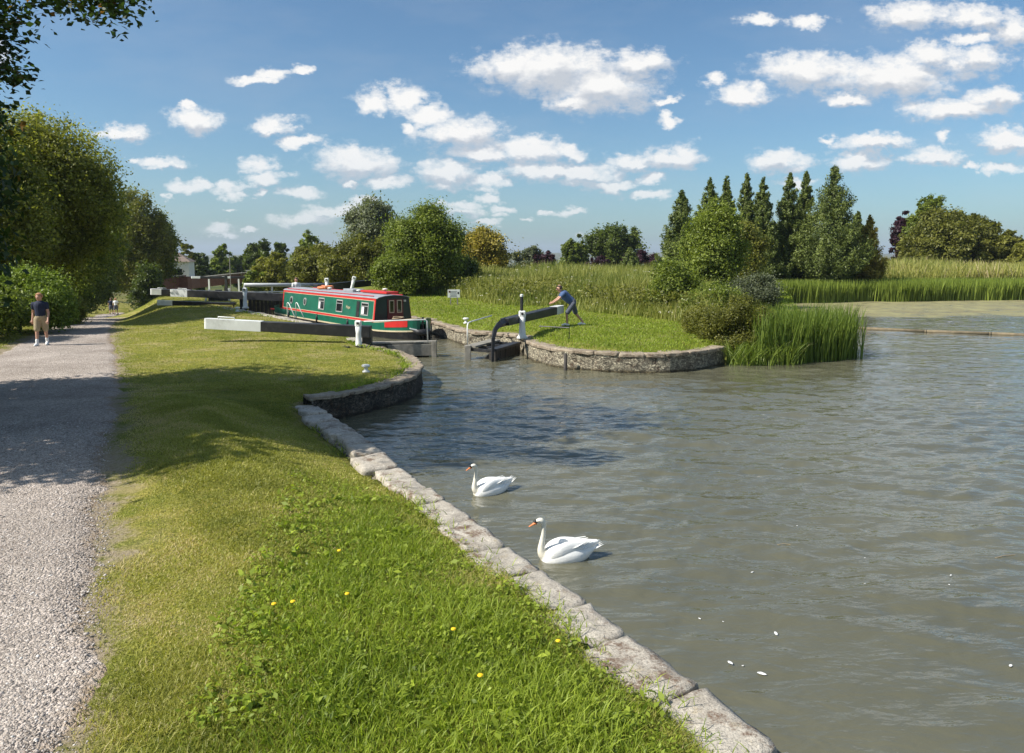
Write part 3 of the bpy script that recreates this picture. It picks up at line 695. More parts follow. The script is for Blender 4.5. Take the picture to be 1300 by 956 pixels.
def tree(name,label,px,D,top,hw,matn,base=None,group=None,n=None,leaf=None,kind='broad',lobes=7,seed=0,low=.15,depth=.9,cat='tree',clump=None,trunk=True,shell=.22,up=.5,colv=(.5,.2),squash=.8,rbot=.7):
    rng=random.Random(seed+int(px)*7+int(D)); x=(px-650)/F*D; zt=at_d(px,top,D)[2]; r=hw/F*D
    zb=ground_h(x,D) if base is None else base
    H_=zt-zb; leafs=(leaf*.62 if leaf else max(.045,.0018*D)); 
    lb=[]
    cz=zb+H_*(low+(1-low)/2); rz=H_*(1-low)/2
    if kind=='broad':
        lb.append((x,D,cz,r*.56,r*.56*depth,rz*.66))
        for k in range(int(lobes*2.2)):
            a=rng.uniform(0,6.283); e=rng.uniform(-.95,.95); rr=rng.uniform(.17,.42); ce=math.sqrt(max(0,1-e*e)); fx=(1-rr*.85)*rng.uniform(.82,1.10)
            wd=1 if e>-.1 else rbot
            lb.append((x+math.cos(a)*ce*fx*r*wd,D+math.sin(a)*ce*fx*r*wd*depth,cz+e*fx*rz,r*rr,r*rr,rz*rr*1.05))
        lb.append((x+r*rng.uniform(-.3,.3),D,zt-rz*.26,r*.27,r*.27,rz*.26))
        for k in range(lobes*4):
            a=rng.uniform(0,6.283); e=rng.uniform(-.6,1); q=math.sqrt(max(0,1-e*e)); rr=rng.uniform(.05,.13); f_=rng.uniform(.88,1.12)
            lb.append((x+math.cos(a)*q*r*f_*.95,D+math.sin(a)*q*r*f_*depth,cz+e*rz*f_*.95,r*rr,r*rr,max(r*rr,rz*rr)*rng.uniform(1,2.2)))
    elif kind=='conifer':
        K=12
        for k in range(K):
            f=k/(K-1); rr=r*(1.08*(1-f)**.9)*(1+.12*rng.uniform(-1,1))+.03*r
            lb.append((x+rng.uniform(-.08,.08)*r,D+rng.uniform(-.08,.08)*r,zb+H_*(low+(1-low)*f*.97),rr,rr,H_*(1-low)/K*.9))
        for k in range(34):
            f=rng.random()**1.2; a=rng.uniform(0,6.28); rr=r*(1.08*(1-f)**.9)
            lb.append((x+math.cos(a)*rr,D+math.sin(a)*rr,zb+H_*(low+(1-low)*f*.97),r*.16,r*.16,r*.34))
        shell=.3
    nn=int(n*2.5) if n else int(min(42000,max(1500,(4*math.pi*((r*rz*.5+r*r*.4))*1.0)/(leafs*leafs*.55)*3.0)))
    if kind=='conifer':
        nb=300; fb=RNG.random(nb)**1.25; ab=RNG.uniform(0,6.283,nb); Lb=r*1.12*(1-fb)**.85*RNG.uniform(.50,1.22,nb)+.03*r
        bi=RNG.choice(nb,nn,p=Lb/Lb.sum()); tt_=RNG.random(nn)**.6; spd=(.045+.09*(1-fb[bi]))*r*.75
        P_=np.column_stack([x+np.cos(ab[bi])*Lb[bi]*tt_,D+np.sin(ab[bi])*Lb[bi]*tt_,zb+H_*(low+(1-low)*fb[bi]*.965)+Lb[bi]*.75*tt_**1.6])+RNG.normal(0,1,(nn,3))*spd[:,None]*np.array([.7,.7,1])
        P_[:,2]=np.minimum(P_[:,2],zt+.1)
        nr_=np.column_stack([np.cos(ab[bi]),np.sin(ab[bi]),np.full(nn,.35)])*.6+RNG.normal(0,.6,(nn,3)); nr_/=np.linalg.norm(nr_,axis=1)[:,None]
        bt=RNG.normal(0,.16,nb); V,F4,c=leafquads(P_,leafs*RNG.uniform(.65,1.3,nn),nr_,.38,np.clip(colv[0]+bt[bi]+.25*(tt_-.6)+RNG.normal(0,.15,nn),0,1))
    else: V,F4,c=crown_arrays(lb,nn,leafs,up=up,twigs=min(int(nn/45),1500),aspect=(.3 if kind=='conifer' else .55),clump=clump*.8 if clump else max(.09,r*.07),shell=shell,colv=colv,squash=squash)
    LEAFN[0]+=nn
    V=V-np.array([x,D,zb])
    V[:,2]=np.maximum(V[:,2],.02)
    t=thing(name,label,cat,(x,D,zb),0,group)
    tg=[Vector((l[0]-x,l[1]-D,l[2]-zb)) for l in lb[1:]]
    if trunk:
        if kind=='conifer': MB().tube([(0,0,-.2),(0,0,H_*.5),(0,0,H_*.93)],[r*.10,r*.07,r*.02],8).build('trunk',M['bark'],t)
        else: trunk_mesh((0,0,-.2),H_*(low+.35),max(.06,r*.06),tg[:8],rng).build('trunk',M['bark'],t)
    new_obj('crown' if cat=='tree' else 'foliage',np_mesh('crown',V,F4,col=c),M[matn],t)
    return t
# left side along the path
tree('broadleaf_tree','tallest leafy green tree with sunlit top left of the path, behind the walker in navy',52,38,146,88,'leafwarm',n=54000,leaf=.13,lobes=13,seed=1,low=.1,clump=.50,colv=(.58,.22))
tree('broadleaf_tree','shorter leafy tree at the right shoulder of the tallest one, beside the path',88,45,205,66,'leaf',n=20000,leaf=.13,lobes=9,seed=61,low=.08,clump=.38,colv=(.6,.24))
tree('broadleaf_tree','sunlit leafy tree above the light green shrub at the far left',14,33,196,58,'leafwarm',n=22000,leaf=.12,lobes=9,seed=62,low=.1,clump=.38,colv=(.6,.24))
tree('broadleaf_tree','tall leafy tree cut by the left edge of the view behind the bushes',-62,33,120,110,'leafwarm',n=30000,leaf=.13,lobes=11,seed=2,low=.1,clump=.4)
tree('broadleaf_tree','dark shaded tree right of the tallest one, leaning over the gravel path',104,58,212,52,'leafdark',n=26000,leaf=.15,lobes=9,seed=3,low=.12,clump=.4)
tree('broadleaf_tree','round topped green tree above the two distant walkers on the path',176,98,247,44,'leafolive',n=24000,leaf=.24,lobes=9,seed=4,low=.16,clump=.5)
tree('broadleaf_tree','dark dense tree overhanging the white house at the end of the path',207,102,270,22,'leaf',n=12000,leaf=.27,lobes=8,seed=5,low=.15,clump=.5)
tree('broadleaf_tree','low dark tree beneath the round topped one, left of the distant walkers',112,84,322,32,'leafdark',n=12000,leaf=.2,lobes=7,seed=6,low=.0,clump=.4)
tree('shrub','light green leafy shrub just behind the walker in navy',22,28.5,346,62,'leafbright',n=26000,leaf=.085,lobes=11,seed=7,low=.0,cat='shrub',clump=.2,trunk=True,rbot=1)
tree('shrub','dull olive shrub sloping down to the path edge right of the walker in navy',70,32.5,374,30,'leafolive',n=12000,leaf=.085,lobes=8,seed=8,low=.0,cat='shrub',clump=.18,rbot=1)
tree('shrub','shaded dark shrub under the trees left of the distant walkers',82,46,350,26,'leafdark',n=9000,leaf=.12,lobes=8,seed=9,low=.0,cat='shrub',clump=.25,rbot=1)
tree('shrub','green shrub at the left edge of the view in front of the taller trees',-32,25.5,362,52,'leaf',n=14000,leaf=.085,lobes=9,seed=10,low=.0,cat='shrub',clump=.2,rbot=1)
tree('shrub','dark shrub beside the brick wall at the far end of the path',186,90,335,18,'leafdark',n=5000,leaf=.24,lobes=6,seed=11,low=.0,cat='shrub',clump=.35,rbot=1)
# far behind the locks
tree('broadleaf_tree','dark tree closing the end of the path far behind the two distant walkers',138,122,296,30,'leafdark',n=9000,seed=59,low=0,rbot=1)
tree('broadleaf_tree','small tree just right of the white house roof',238,135,305,12,'leafolive',n=3000,seed=12,group=None)
tree('broadleaf_tree','dark tree above the far bridge, nearest to the white house',256,150,322,20,'leafdark',n=5000,seed=13)
tree('broadleaf_tree','taller thin crowned tree above the middle of the far bridge',286,160,313,17,'leaf',n=4500,seed=14)
tree('broadleaf_tree','low dark tree at the right end of the far bridge',308,165,325,16,'leafdark',n=4000,seed=15)
tree('broadleaf_tree','dark pine like tree with a bumpy top left of the narrowboat stern',333,125,305,23,'leafdark',n=9000,seed=16)
tree('broadleaf_tree','small dark tree between the bumpy dark one and the pale rounded one',361,130,306,12,'leafdark',n=4000,seed=17)
tree('broadleaf_tree','pale green rounded tree behind the stern of the narrowboat',395,105,299,22,'leaf',n=9000,seed=18,colv=(.65,.2))
tree('bush','yellow green bush low behind the lower lock gates',350,88,321,28,'leafolive',n=9000,seed=19,cat='bush',low=0,colv=(.75,.2),rbot=1)
tree('bush','small bright bush left of the yellow green one, above the lower gates',322,84,343,14,'leaf',n=4000,seed=20,cat='bush',low=0,rbot=1)
tree('bush','wide dense green bush above the middle of the narrowboat roof',408,78,312,38,'leafolive',n=18000,seed=21,cat='bush',low=0,lobes=10,rbot=1,colv=(.45,.2))
tree('bush','wide dark bush above the bow end of the narrowboat roof',456,74,308,46,'leafolive',n=20000,seed=22,cat='bush',low=0,lobes=10,rbot=1,colv=(.4,.2))
tree('willow_tree','tall grey green willow rising behind the dark bushes over the boat',474,90,259,32,'leafgrey',n=16000,seed=23,low=.05,lobes=9,clump=.5)
tree('broadleaf_tree','large spreading green tree with twiggy top behind the small white sign',541,52,266,43,'leaf',n=38000,leaf=.13,seed=27,low=.0,lobes=8,clump=.36,rbot=1,colv=(.55,.26),depth=.8)
tree('shrub','dark leafy shrub at the left foot of the large spreading tree',505,50,325,28,'leaf',n=10000,leaf=.13,seed=25,low=.0,cat='shrub',rbot=1,clump=.28)
tree('shrub','dark leafy shrub at the right foot of the large spreading tree',588,55,330,22,'leafdark',n=9000,leaf=.13,seed=26,low=.0,cat='shrub',rbot=1,clump=.28)
tree('yellow_tree','round yellow leaved tree behind the meadow',610,70,294,33,'leafyellow',n=17000,seed=27,low=.05,lobes=9,clump=.4,colv=(.6,.22))
tree('bush','low brownish bush under the yellow leaved tree',630,62,338,22,'leafolive',n=5000,seed=28,low=0,cat='bush',rbot=1,colv=(.6,.2))
tree('broadleaf_tree','small grey green tree right of the yellow leaved one on the skyline',668,120,314,22,'leafgrey',n=5000,seed=29,low=.05,colv=(.2,.15))
tree('purple_tree','small dark purple tree on the skyline above the meadow, left of the man',694,118,322,15,'leafpurple',n=4500,seed=30,low=0,rbot=1)
tree('broadleaf_tree','column shaped dark green tree on the skyline above the man',729,115,303,16,'leaf',n=6000,seed=31,low=0,rbot=1,colv=(.4,.15))
tree('broadleaf_tree','wide dome shaped dark tree on the skyline right of the man',779,120,288,36,'leafdark',n=14000,seed=32,low=.1,lobes=10,colv=(.6,.2))
tree('purple_tree','purple leaved tree below the right side of the dome shaped one',812,108,321,20,'leafpurple',n=5000,seed=33,low=0,rbot=1)
tree('purple_tree','purple leaved shrub below the left side of the dome shaped tree',760,112,326,14,'leafpurple',n=4000,seed=34,low=0,rbot=1)
tree('conifer_tree','small green conifer in front of the dome shaped tree',799,100,313,11,'conifer',n=4000,seed=35,kind='conifer',low=0)
# conifer row
for px,tp,hw,D,lab in [(862,238,28,60,'conifer at the left end of the row, lower and standing a little apart'),
    (897,222,27,64,'second conifer from the left end of the row'),(918,218,24,62,'third conifer from the left with a thin twin tip'),
    (943,216,24,65,'fourth conifer from the left, behind the bright ash'),(964,221,25,62,'middle conifer before the gap in the row'),
    (997,215,28,63,'dark narrow conifer right of the gap in the row'),(1017,213,25,66,'slim tall conifer next to the tallest one'),
    (1052,207,44,61,'tallest and broadest conifer, near the right end of the row'),(1084,266,22,64,'short conifer at the right end of the row')]:
    tree('conifer_tree',lab,px,D,tp,hw*.95,'conifer',n=17000,leaf=.17,seed=px,kind='conifer',low=0,clump=.28,up=.1,group='row of conifers beyond the reeds',colv=(.5,.25),squash=1.1)
tree('golden_conifer','small golden yellow conifer at the right end of the dark row',1099,62,270,19,'leafyellow',n=8000,seed=41,kind='conifer',low=0,clump=.25,colv=(.5,.2))
tree('broadleaf_tree','bright green ash tree in front of the left half of the conifer row',903,44,262,36,'leaf',n=26000,leaf=.12,seed=42,low=.0,lobes=11,clump=.3,rbot=1,colv=(.65,.22))
tree('broadleaf_tree','slender green tree right of the bright ash, before the conifers',944,50,286,22,'leafolive',n=9000,leaf=.13,seed=43,low=.0,clump=.3,rbot=1,colv=(.55,.22))
tree('bush','rounded green bush at the left foot of the bright ash',858,37,334,30,'leaf',n=15000,leaf=.10,seed=44,low=0,cat='bush',rbot=1,clump=.22)
tree('bush','tangled grey brown bush between the ash and the reed bed',958,40,352,28,'leafgrey',n=12000,leaf=.085,seed=45,low=0,cat='bush',rbot=1,colv=(.22,.18),clump=.22)
tree('bush','green bush in front of the ash, behind the bramble at the peninsula tip',905,34,365,34,'leaf',n=14000,leaf=.09,seed=46,low=0,cat='bush',rbot=1,clump=.2)
tree('bramble_bush','low tangled bramble bush hanging over the stone wall left of the water reeds',935,25.3,380,47,'leafolive',base=.0,n=30000,leaf=.055,seed=47,low=0,cat='bush',rbot=1,clump=.13,colv=(.35,.22),lobes=12)
tree('bramble_bush','small scruffy bramble on the lawn edge left of the bigger bramble',893,27.5,392,24,'leafolive',n=9000,leaf=.055,seed=48,low=0,cat='bush',rbot=1,clump=.12,colv=(.55,.22))
tree('purple_tree','dark purple tree left of the big rounded bushes on the right',1142,98,268,15,'leafpurple',n=7000,seed=49,low=0,rbot=1)
tree('broadleaf_tree','green tree with the highest top among the bushes on the right',1172,92,250,26,'leaf',n=10000,seed=50,low=0,rbot=1)
tree('bush','big rounded olive bush with feathery top on the right',1195,86,268,45,'leafolive',n=20000,seed=51,low=0,cat='bush',rbot=1,colv=(.42,.18),lobes=11)
tree('bush','second feathery olive bush, right of the biggest one',1232,88,270,28,'leafolive',n=12000,seed=52,low=0,cat='bush',rbot=1,colv=(.36,.18))
tree('bush','lower dark green bush near the right edge behind the tan grass',1268,84,293,24,'leafolive',n=10000,seed=53,low=0,cat='bush',rbot=1)
tree('bush','pale green bush cut by the right edge of the view',1306,80,302,26,'leafolive',n=9000,seed=54,low=0,cat='bush',rbot=1,colv=(.7,.2))
# overhanging tree near left, whose shadow falls over path and bank
def near_tree():
    x0,y0=-12.6,12.1; zb=ground_h(x0,y0)
    t=thing('maple_tree','near tree whose dark leafy branches hang into the top left corner of the view','tree',(x0,y0,zb))
    lb=[(-12.6,12.6,7.4,3.0,3.3,2.9),(-12.4,14.6,5.6,2.5,2.2,2.6),(-11.5,10.4,6.2,2.0,2.0,2.2),(-14.5,12.6,6.5,2.4,3.2,3),(-12.2,12.8,10.2,3.3,3.2,2.1),(-9.8,12.3,10.2,2.2,2.2,1.3),
        (-12.6,16.4,5.6,1.6,1.6,2.0),(-12.0,10.2,3.2,1.2,1.3,1.6),(-13.2,15,2.6,1.8,1.8,1.8),(-13.5,11.5,2.3,1.6,2.2,1.7)]
    lb+=[(-11.6,9.8,3.8,1.7,1.5,1.9),(-12,12,4.2,2.0,2,2),(-11.8,14.4,3.8,1.8,1.6,1.9),(-11.2,9.2,6.6,1.7,1.4,1.9),(-10.9,11,9.0,2.0,1.8,1.6),(-12.6,13,7,2.4,2.8,2.4),(-10.4,13.4,9.2,1.8,1.6,1.6)]
    lb=[(a,b-.35,c,d,e,f) for a,b,c,d,e,f in lb]
    V1=crown_arrays(lb,105000,.10,clump=.30,shell=.45)
    # low branches reaching into view: sprays of leaves along limb paths
    rng=random.Random(5); sprays=[]; mb=MB()
    def spray(pts,r0,n,spread,droop=.0):
        pts=[Vector(p) for p in pts]; mb.tube([p-Vector((x0,y0,zb)) for p in pts],[r0*(1-.8*i/(len(pts)-1)) for i in range(len(pts))],6)
        for k in range(n):
            f=rng.random()**.8; i=min(int(f*(len(pts)-1)),len(pts)-2); p=pts[i].lerp(pts[i+1],f*(len(pts)-1)-i)
            e=p+Vector((rng.gauss(0,1),rng.gauss(0,1),rng.gauss(-droop,.55)))*spread*(1.1-.55*f)
            mb.tube([p-Vector((x0,y0,zb)),e-Vector((x0,y0,zb))],[r0*.12,r0*.04],3,caps=False); sprays.append(e)
    spray([(-11.5,12.0,7.6),(-9.3,11.2,7.25),(-7.2,10.6,6.98),(-6.0,10.3,6.95),(-5.0,10.1,6.72)],.045,90,.30,.3)
    spray([(-11.3,11.8,6.6),(-9,11.0,6.5),(-7.4,10.5,6.15),(-6.55,10.3,5.85)],.05,55,.30,.3)
    spray([(-11,11.5,5.9),(-8.8,10.7,5.75),(-7.6,10.3,5.45),(-6.95,10.1,5.12)],.04,50,.28,.2)
    spray([(-11.3,12,7.9),(-9,11.6,7.75),(-7.5,11.2,7.45)],.045,60,.38,.4)
    spray([(-9.5,11.4,7.3),(-7.6,10.7,6.75),(-6.5,10.4,6.5)],.04,70,.34,.4)
    spray([(-9.3,11,6.4),(-7.8,10.5,6.4),(-7.0,10.2,6.2)],.04,60,.34,.3)
    spray([(-9,10.8,5.6),(-7.9,10.4,5.5),(-7.1,10.1,5.35)],.04,60,.34,.3)
    sp=np.array([tuple(s) for s in sprays]); k=30; n=len(sp)*k
    Pc=np.repeat(sp,k,0)+RNG.normal(0,.12,(n,3)); nr=RNG.normal(0,.6,(n,3))+np.array([0,0,1]); nr/=np.linalg.norm(nr,axis=1)[:,None]
    V2=leafquads(Pc,RNG.uniform(.03,.058,n),nr,.75,np.clip(RNG.normal(.45,.25,n),0,1))
    V=np.concatenate([V1[0],V2[0]])-np.array([x0,y0,zb]); F4=np.arange(len(V)).reshape(-1,4); c=np.concatenate([V1[2],V2[2]])
    new_obj('crown',np_mesh('maple_crown',V,F4,col=c),M['maple'],t)
    tk=trunk_mesh((0,0,-.2),5.5,.26,[Vector((l[0]-x0,l[1]-y0,l[2]-zb)) for l in lb[:7]],rng); tk.build('trunk',M['bark'],t); mb.build('branches',M['bark'],t)
near_tree()
# cow parsley and weed heads in meadow
n=700; i=RNG.integers(0,len(mx),n); Pu=np.column_stack([mx[i],my[i],mz[i]+mh[i]*RNG.uniform(.55,.9,n)]); rep=7
Pc=np.repeat(Pu,rep,0)+RNG.normal(0,.07,(n*rep,3))*np.array([1,1,.3]); nr=np.tile([0,-.4,.9],(n*rep,1))+RNG.normal(0,.2,(n*rep,3)); nr/=np.linalg.norm(nr,axis=1)[:,None]
V,F4,c=leafquads(Pc,RNG.uniform(.016,.034,n*rep),nr,.8,np.ones(n*rep)*.5)
o=new_obj('wildflower_heads',np_mesh('wildflower_heads',V,F4,col=c),M['umbel']); tag(o,'cream flower heads scattered through the tall meadow weeds','wildflowers',kind='stuff')
# tall leafy weeds in meadow
n=26000; px=RNG.uniform(560,905,n//26); yy=np.interp(px,*EP)+RNG.uniform(1,14,n//26); xx=(px-650)/F*yy; zz=hland(xx,yy)
ti=RNG.integers(0,len(xx),n); P=np.column_stack([xx[ti],yy[ti],zz[ti]])+np.column_stack([RNG.normal(0,.28,n),RNG.normal(0,.28,n),RNG.uniform(.1,1.25,n)])
nr=RNG.normal(0,.6,(n,3))+np.array([-.3,-.2,.6]); nr/=np.linalg.norm(nr,axis=1)[:,None]
V,F4,c=leafquads(P,RNG.uniform(.05,.12,n),nr,.45,np.clip(RNG.normal(.45,.2,n)+np.repeat(0,n),0,1))
o=new_obj('weed_leaves',np_mesh('weed_leaves',V,F4,col=c),M['leafolive']); tag(o,'leafy nettles and docks among the meadow grass','weeds',kind='stuff')
print('LEAVES',LEAFN[0])

# ------------------------------------------------------------------ lock gates
def rail(parent, pts, r=.022, mat_='white', name='handrail'):
    return MB().tube(pts,r,8).build(name,M[mat_],parent,smooth=True)
def beam_parts(t, tip, heel, w=.34, h=.34, white_len=1.3, h2=None, knob=True):
    tip=Vector(tip);heel=Vector(heel);d=(heel-tip).normalized(); ws=tip+d*white_len
    MB().bar(ws+d*.002,heel,w*.98,h*.98,h2 or h).build('balance_beam',M['black'],t,bevel=.015)
    mb=MB(); 
    # rounded outer end
    sd=d.cross(Vector((0,0,1))).normalized(); up=sd.cross(d); R=w/2; V=[];prof=[]
    for k in range(9):
        a=math.pi*(k/8)-math.pi/2; prof.append((-math.cos(a)*.12+.12,math.sin(a)*R))
    prof=[(white_len,-R)]+[(p[0],p[1]) for p in prof]+[(white_len,R)]
    for z in (-h/2,h/2):
        for a,b in prof: V.append(tip+d*a+sd*b+up*z)
    n=len(prof); Fs=[tuple(range(n)),tuple(range(n,2*n))[::-1]]+[(i,(i+1)%n,n+(i+1)%n,n+i) for i in range(n)]
    mb.add(V,Fs); mb.build('beam_end',M['beamwhite'],t)
    if knob:
        m2=MB(); a=tip+d*.45+up*(h/2); b=tip+d*1.0+up*(h/2)
        m2.tube([a,a+up*.07,b+up*.07,b],.02,6); m2.build('push_handle',M['white'],t,smooth=True)
def planked_leaf(t, heel, toe, z0, z1, th=.16, mat_='darkwood', top='greywood'):
    a=Vector((*heel,0));b=Vector((*toe,0)); L_=(b-a).length; d=(b-a)/L_; n=max(5,int(L_/.22)); mb=MB()
    for i in range(n):
        p=a+d*(L_*(i+.5)/n); mb.box((p.x,p.y,(z0+z1)/2),(L_/n*.93,th*(1+.12*(i%2)),z1-z0),math.atan2(d.y,d.x))
    mb.build('gate_leaf',M[mat_],t)
    c=(a+b)/2; MB().box((c.x,c.y,z1+.045),(L_,th+.12,.09),math.atan2(d.y,d.x)).build('top_rail',M[top],t,bevel=.01)
def paddle_gear(name,label,loc,h=.95,rack=0,group=None,s=1.0):
    t=thing(name,label,'paddle gear',loc,0,group)
    MB().lathe((0,0,0),[(.20*s,0),(.20*s,.05),(.13*s,.12),(.10*s,h*.55),(.12*s,h*.78)],12).build('stand',M['white'],t,smooth=True)
    mb=MB(); mb.box((0,0,h*.88),(.26*s,.16*s,.26*s)); mb.build('gear_case',M['white'],t,bevel=.04)
    MB().tube([(0,-.14*s,h*.9),(0,.2*s,h*.9)],.045*s,8).build('spindle',M['iron'],t)
    if rack: MB().tube([(-.02,0,h),(-.02,0,h+rack)],.055,8).build('rack_rod',M['black'],t); MB().lathe((-.02,0,h+rack),[(.06,0),(.06,.07),(.02,.09)],8).build('rod_cap',M['white'],t)
    return t
# left upper gate (closed leaf, beam reaching over the lawn)
t=thing('lock_gate','left lock gate whose long black beam with white rounded end crosses the near lawn','lock gate',(-4.95,25.3,.45))
gl=Vector((-4.95,25.3,.45)); 
def W(x,y,z): return (x-gl.x,y-gl.y,z-gl.z)
beam_parts(t,W(-10.36,25.15,1.20),W(-4.75,25.05,.92),.36,.34,1.95,.40)
for args in [((-4.95,25.5),(-2.9,25.95))]:
    a,b=args; planked_leaf(t,(a[0]-gl.x,a[1]-gl.y),(b[0]-gl.x,b[1]-gl.y),-1.2-gl.z,.34-gl.z)
MB().bar(W(-4.25,25.36,.24),W(-2.72,25.66,.24),.10,.40).build('fascia_board',M['greywood'],t,bevel=.008)
MB().bar(W(-4.95,25.42,.50),W(-2.70,25.84,.50),.42,.05).build('walkway',M['greywood'],t)
MB().bar(W(-2.68,25.62,-.5),W(-2.68,25.62,.56),.16,.16).build('toe_post',M['greywood'],t,bevel=.01)
rail(t,[W(-4.95,24.9,1.28),W(-2.98,25.62,1.28),W(-2.92,25.62,1.24),W(-2.9,25.62,.5)])
MB().bar(W(-4.9,25.2,-.2),W(-4.9,25.2,.95),.30,.30).build('heel_post',M['black'],t)
paddle_gear('paddle_gear','white paddle gear post at the heel of the left lock gate before the boat',(-5.0,24.25,.40),.98,s=.85)
mb=MB(); 
for k in range(5): mb.bar((-5.75+.22*k,23.9+.1*math.sin(k*2),.50),(-5.35+.2*k,23.75+.25*math.cos(k*3),.56+.03*(k%2)),.07,.05)
o=mb.build('anchor_strap',M['iron'],bevel=.01); tag(o,'black iron gate anchor straps lying on the stone beside the left paddle gear','ironwork')
# right upper gate (open, pushed by the man)
gr=Vector((.35,27.0,.55)); t=thing('lock_gate','open right lock gate with black and white balance beam being pushed by the man','lock gate',tuple(gr))
def W(x,y,z): return (x-gr.x,y-gr.y,z-gr.z)
beam_parts(t,W(2.02,30.9,1.29),W(-.25,25.4,1.22),.34,.32,.95,.25,knob=False)
MB().tube([W(-.22,25.5,1.22),W(-.42,25.0,1.18),W(-.56,24.7,1.02),W(-.62,24.55,.75),W(-.64,24.5,.2),W(-.64,24.5,-.3)],[.15,.13,.095,.07,.055,.055],4).build('curved_iron_arm',M['black'],t)
planked_leaf(t,(.2-gr.x,26.8-gr.y),(-.66-gr.x,24.62-gr.y),-1.2-gr.z,.30-gr.z,.2,'darkwood','black')
MB().bar(W(-.62,27.0,.42),W(-1.42,25.0,.42),.42,.06).build('walkway',M['greywood'],t)
mb=MB()
for f in (0,.33,.66,1): mb.bar(W(-.62-.8*f,27-2*f,.33),W(.12-.76*f,26.7-2.0*f,.30),.1,.1)
mb.build('bracket',M['black'],t)
MB().bar(W(-1.48,24.95,-.6),W(-1.48,24.95,.47),.20,.20).build('toe_post',M['greywood'],t,bevel=.01)
MB().bar(W(-1.1,25.05,-.6),W(-.5,24.85,.12),.12,.5).build('lower_planks',M['darkwood'],t)
rail(t,[W(-1.5,25.1,.45),W(-1.5,25.1,1.12),W(-1.48,25.2,1.2),W(-1.40,25.4,1.23),W(-.75,27.6,1.27)],.024)
paddle_gear('paddle_gear','white paddle gear with black rack rod beside the right lock gate beam',(.36,26.25,.56),.98,.50,s=.98)
# ladder/white posts near heel
o=MB().tube([(.95,26.0,1.02),(1.95,25.4,1.02),(1.95,25.4,.6)],.02,6).build('handrail',M['iron']); tag(o,'thin dark rail on the wall just right of the open gate paddle gear','rail')
for i,(x,y,lab) in enumerate([(1.62,22.45,'dark mooring post standing in the water against the stone wall below the man')]):
    o=MB().tube([(x,y,-.9),(x,y,.52)],.055,8).build('mooring_post',M['darkwood'],smooth=True); tag(o,lab,'post')
# bollards
def bollard(loc,label,s=1,group='white bollards on the lock side'):
    o=MB().lathe((0,0,0),[(.13*s,0),(.13*s,.04),(.07*s,.06),(.065*s,.17*s),(.14*s,.20*s),(.15*s,.25*s),(.10*s,.28*s)],14).build('bollard',M['white'],smooth=True)
    o.location=loc; tag(o,label,'bollard',group)
def gz(x,y,dz=0): return (x,y,ground_h(x,y)+dz)
bollard(gz(-3.62,18.35),'white mooring bollard on the near lawn beside the curved dark wall',.72)
bollard(gz(-1.95,31.6),'small white bollard on the far lock side behind the right gate handrail',.9)
bollard(gz(-14.4,39.2),'small white bollard on the grass left of the boat stern',.9)
bollard(gz(-16.5,48),'small white bollard on the grass near the lower gates, farther than the others',.9) if False else None
# white ladder hoop rails by boat stern
t=thing('ladder_rail','white hooped ladder handrail on the lock side beside the boat stern','handrail',(-11.0,36.6,.55))
for dx in (0,.42):
    MB().tube([(dx,0,-.1),(dx,0,.62),(dx+.04,-.04,.66),(dx+.10,-.08,.64),(dx+.55,-.6,-.05)],.022,7).build('hoop',M['white'],t,smooth=True)
# ------------------------------------------------------------------ lower gates
t=thing('lock_gate','lower lock gate with long black beam and white end, left of the boat stern','lock gate',(-16.0,44.3,.5))
o0=Vector((-16.0,44.3,.5))
def W(x,y,z): return (x-o0.x,y-o0.y,z-o0.z)
beam_parts(t,W(-20.3,44.6,1.32),W(-13.2,43.6,1.10),.42,.42,1.15,.46)
planked_leaf(t,(.3,.2),(2.9,.9),-2.5,.55); MB().bar(W(-15.9,44.3,-.5),W(-15.9,44.3,1.2),.34,.34).build('heel_post',M['black'],t)
MB().bar(W(-13.2,43.7,-1.5),W(-13.2,43.7,1.2),.3,.3).build('toe_post',M['black'],t)
t=thing('lock_gate','lower right lock gate with black beam and white end sloping up behind the boat roof','lock gate',(-12.3,48.3,.6))
o0=Vector((-12.3,48.3,.6))
beam_parts(t,W(-8.2,54.0,1.78),W(-12.6,48.2,1.45),.42,.42,1.5,.46)
planked_leaf(t,(-.2,-.2),(-1.6,-2.6),-2.5,.55); MB().bar(W(-12.4,48.4,-.5),W(-12.4,48.4,1.5),.34,.34).build('heel_post',M['black'],t)
t=thing('gate_footbridge','pale grey round topped rail beam of the footbridge crossing the lower lock gates','footbridge',(-15.6,45.4,.5))
o0=Vector((-15.6,45.4,.5))
MB().tube([W(-16.5,46.2,1.72),W(-12.3,49.2,1.62)],.12,10).build('rail_beam',M['steelgrey'],t,smooth=True)
MB().bar(W(-16.5,46.2,1.30),W(-12.3,49.2,1.20),.06,.06).build('lower_rail',M['white'],t)
MB().bar(W(-16.5,46.2,.55),W(-12.3,49.2,.55),.6,.1).build('deck',M['greywood'],t)
for f in (0,.33,.66,1):
    MB().bar(W(-16.5+4.2*f,46.2+3*f,.5),W(-16.5+4.2*f,46.2+3*f,1.68-.1*f),.09,.09).build('post',M['white'],t)
g1=paddle_gear('paddle_gear','black and white paddle gear post standing at the left end of the lower footbridge',(-15.3,42.9,.5),1.2)
g2=paddle_gear('paddle_gear','white capped paddle gear rising beside the orange lifebuoy on the boat roof',(-11.7,47.4,.8),1.35)
g3=paddle_gear('paddle_gear','leaning white paddle gear behind the middle of the boat roof',(-10.6,49.0,.9),1.35)
g3.rotation_euler=(0,.25,0)
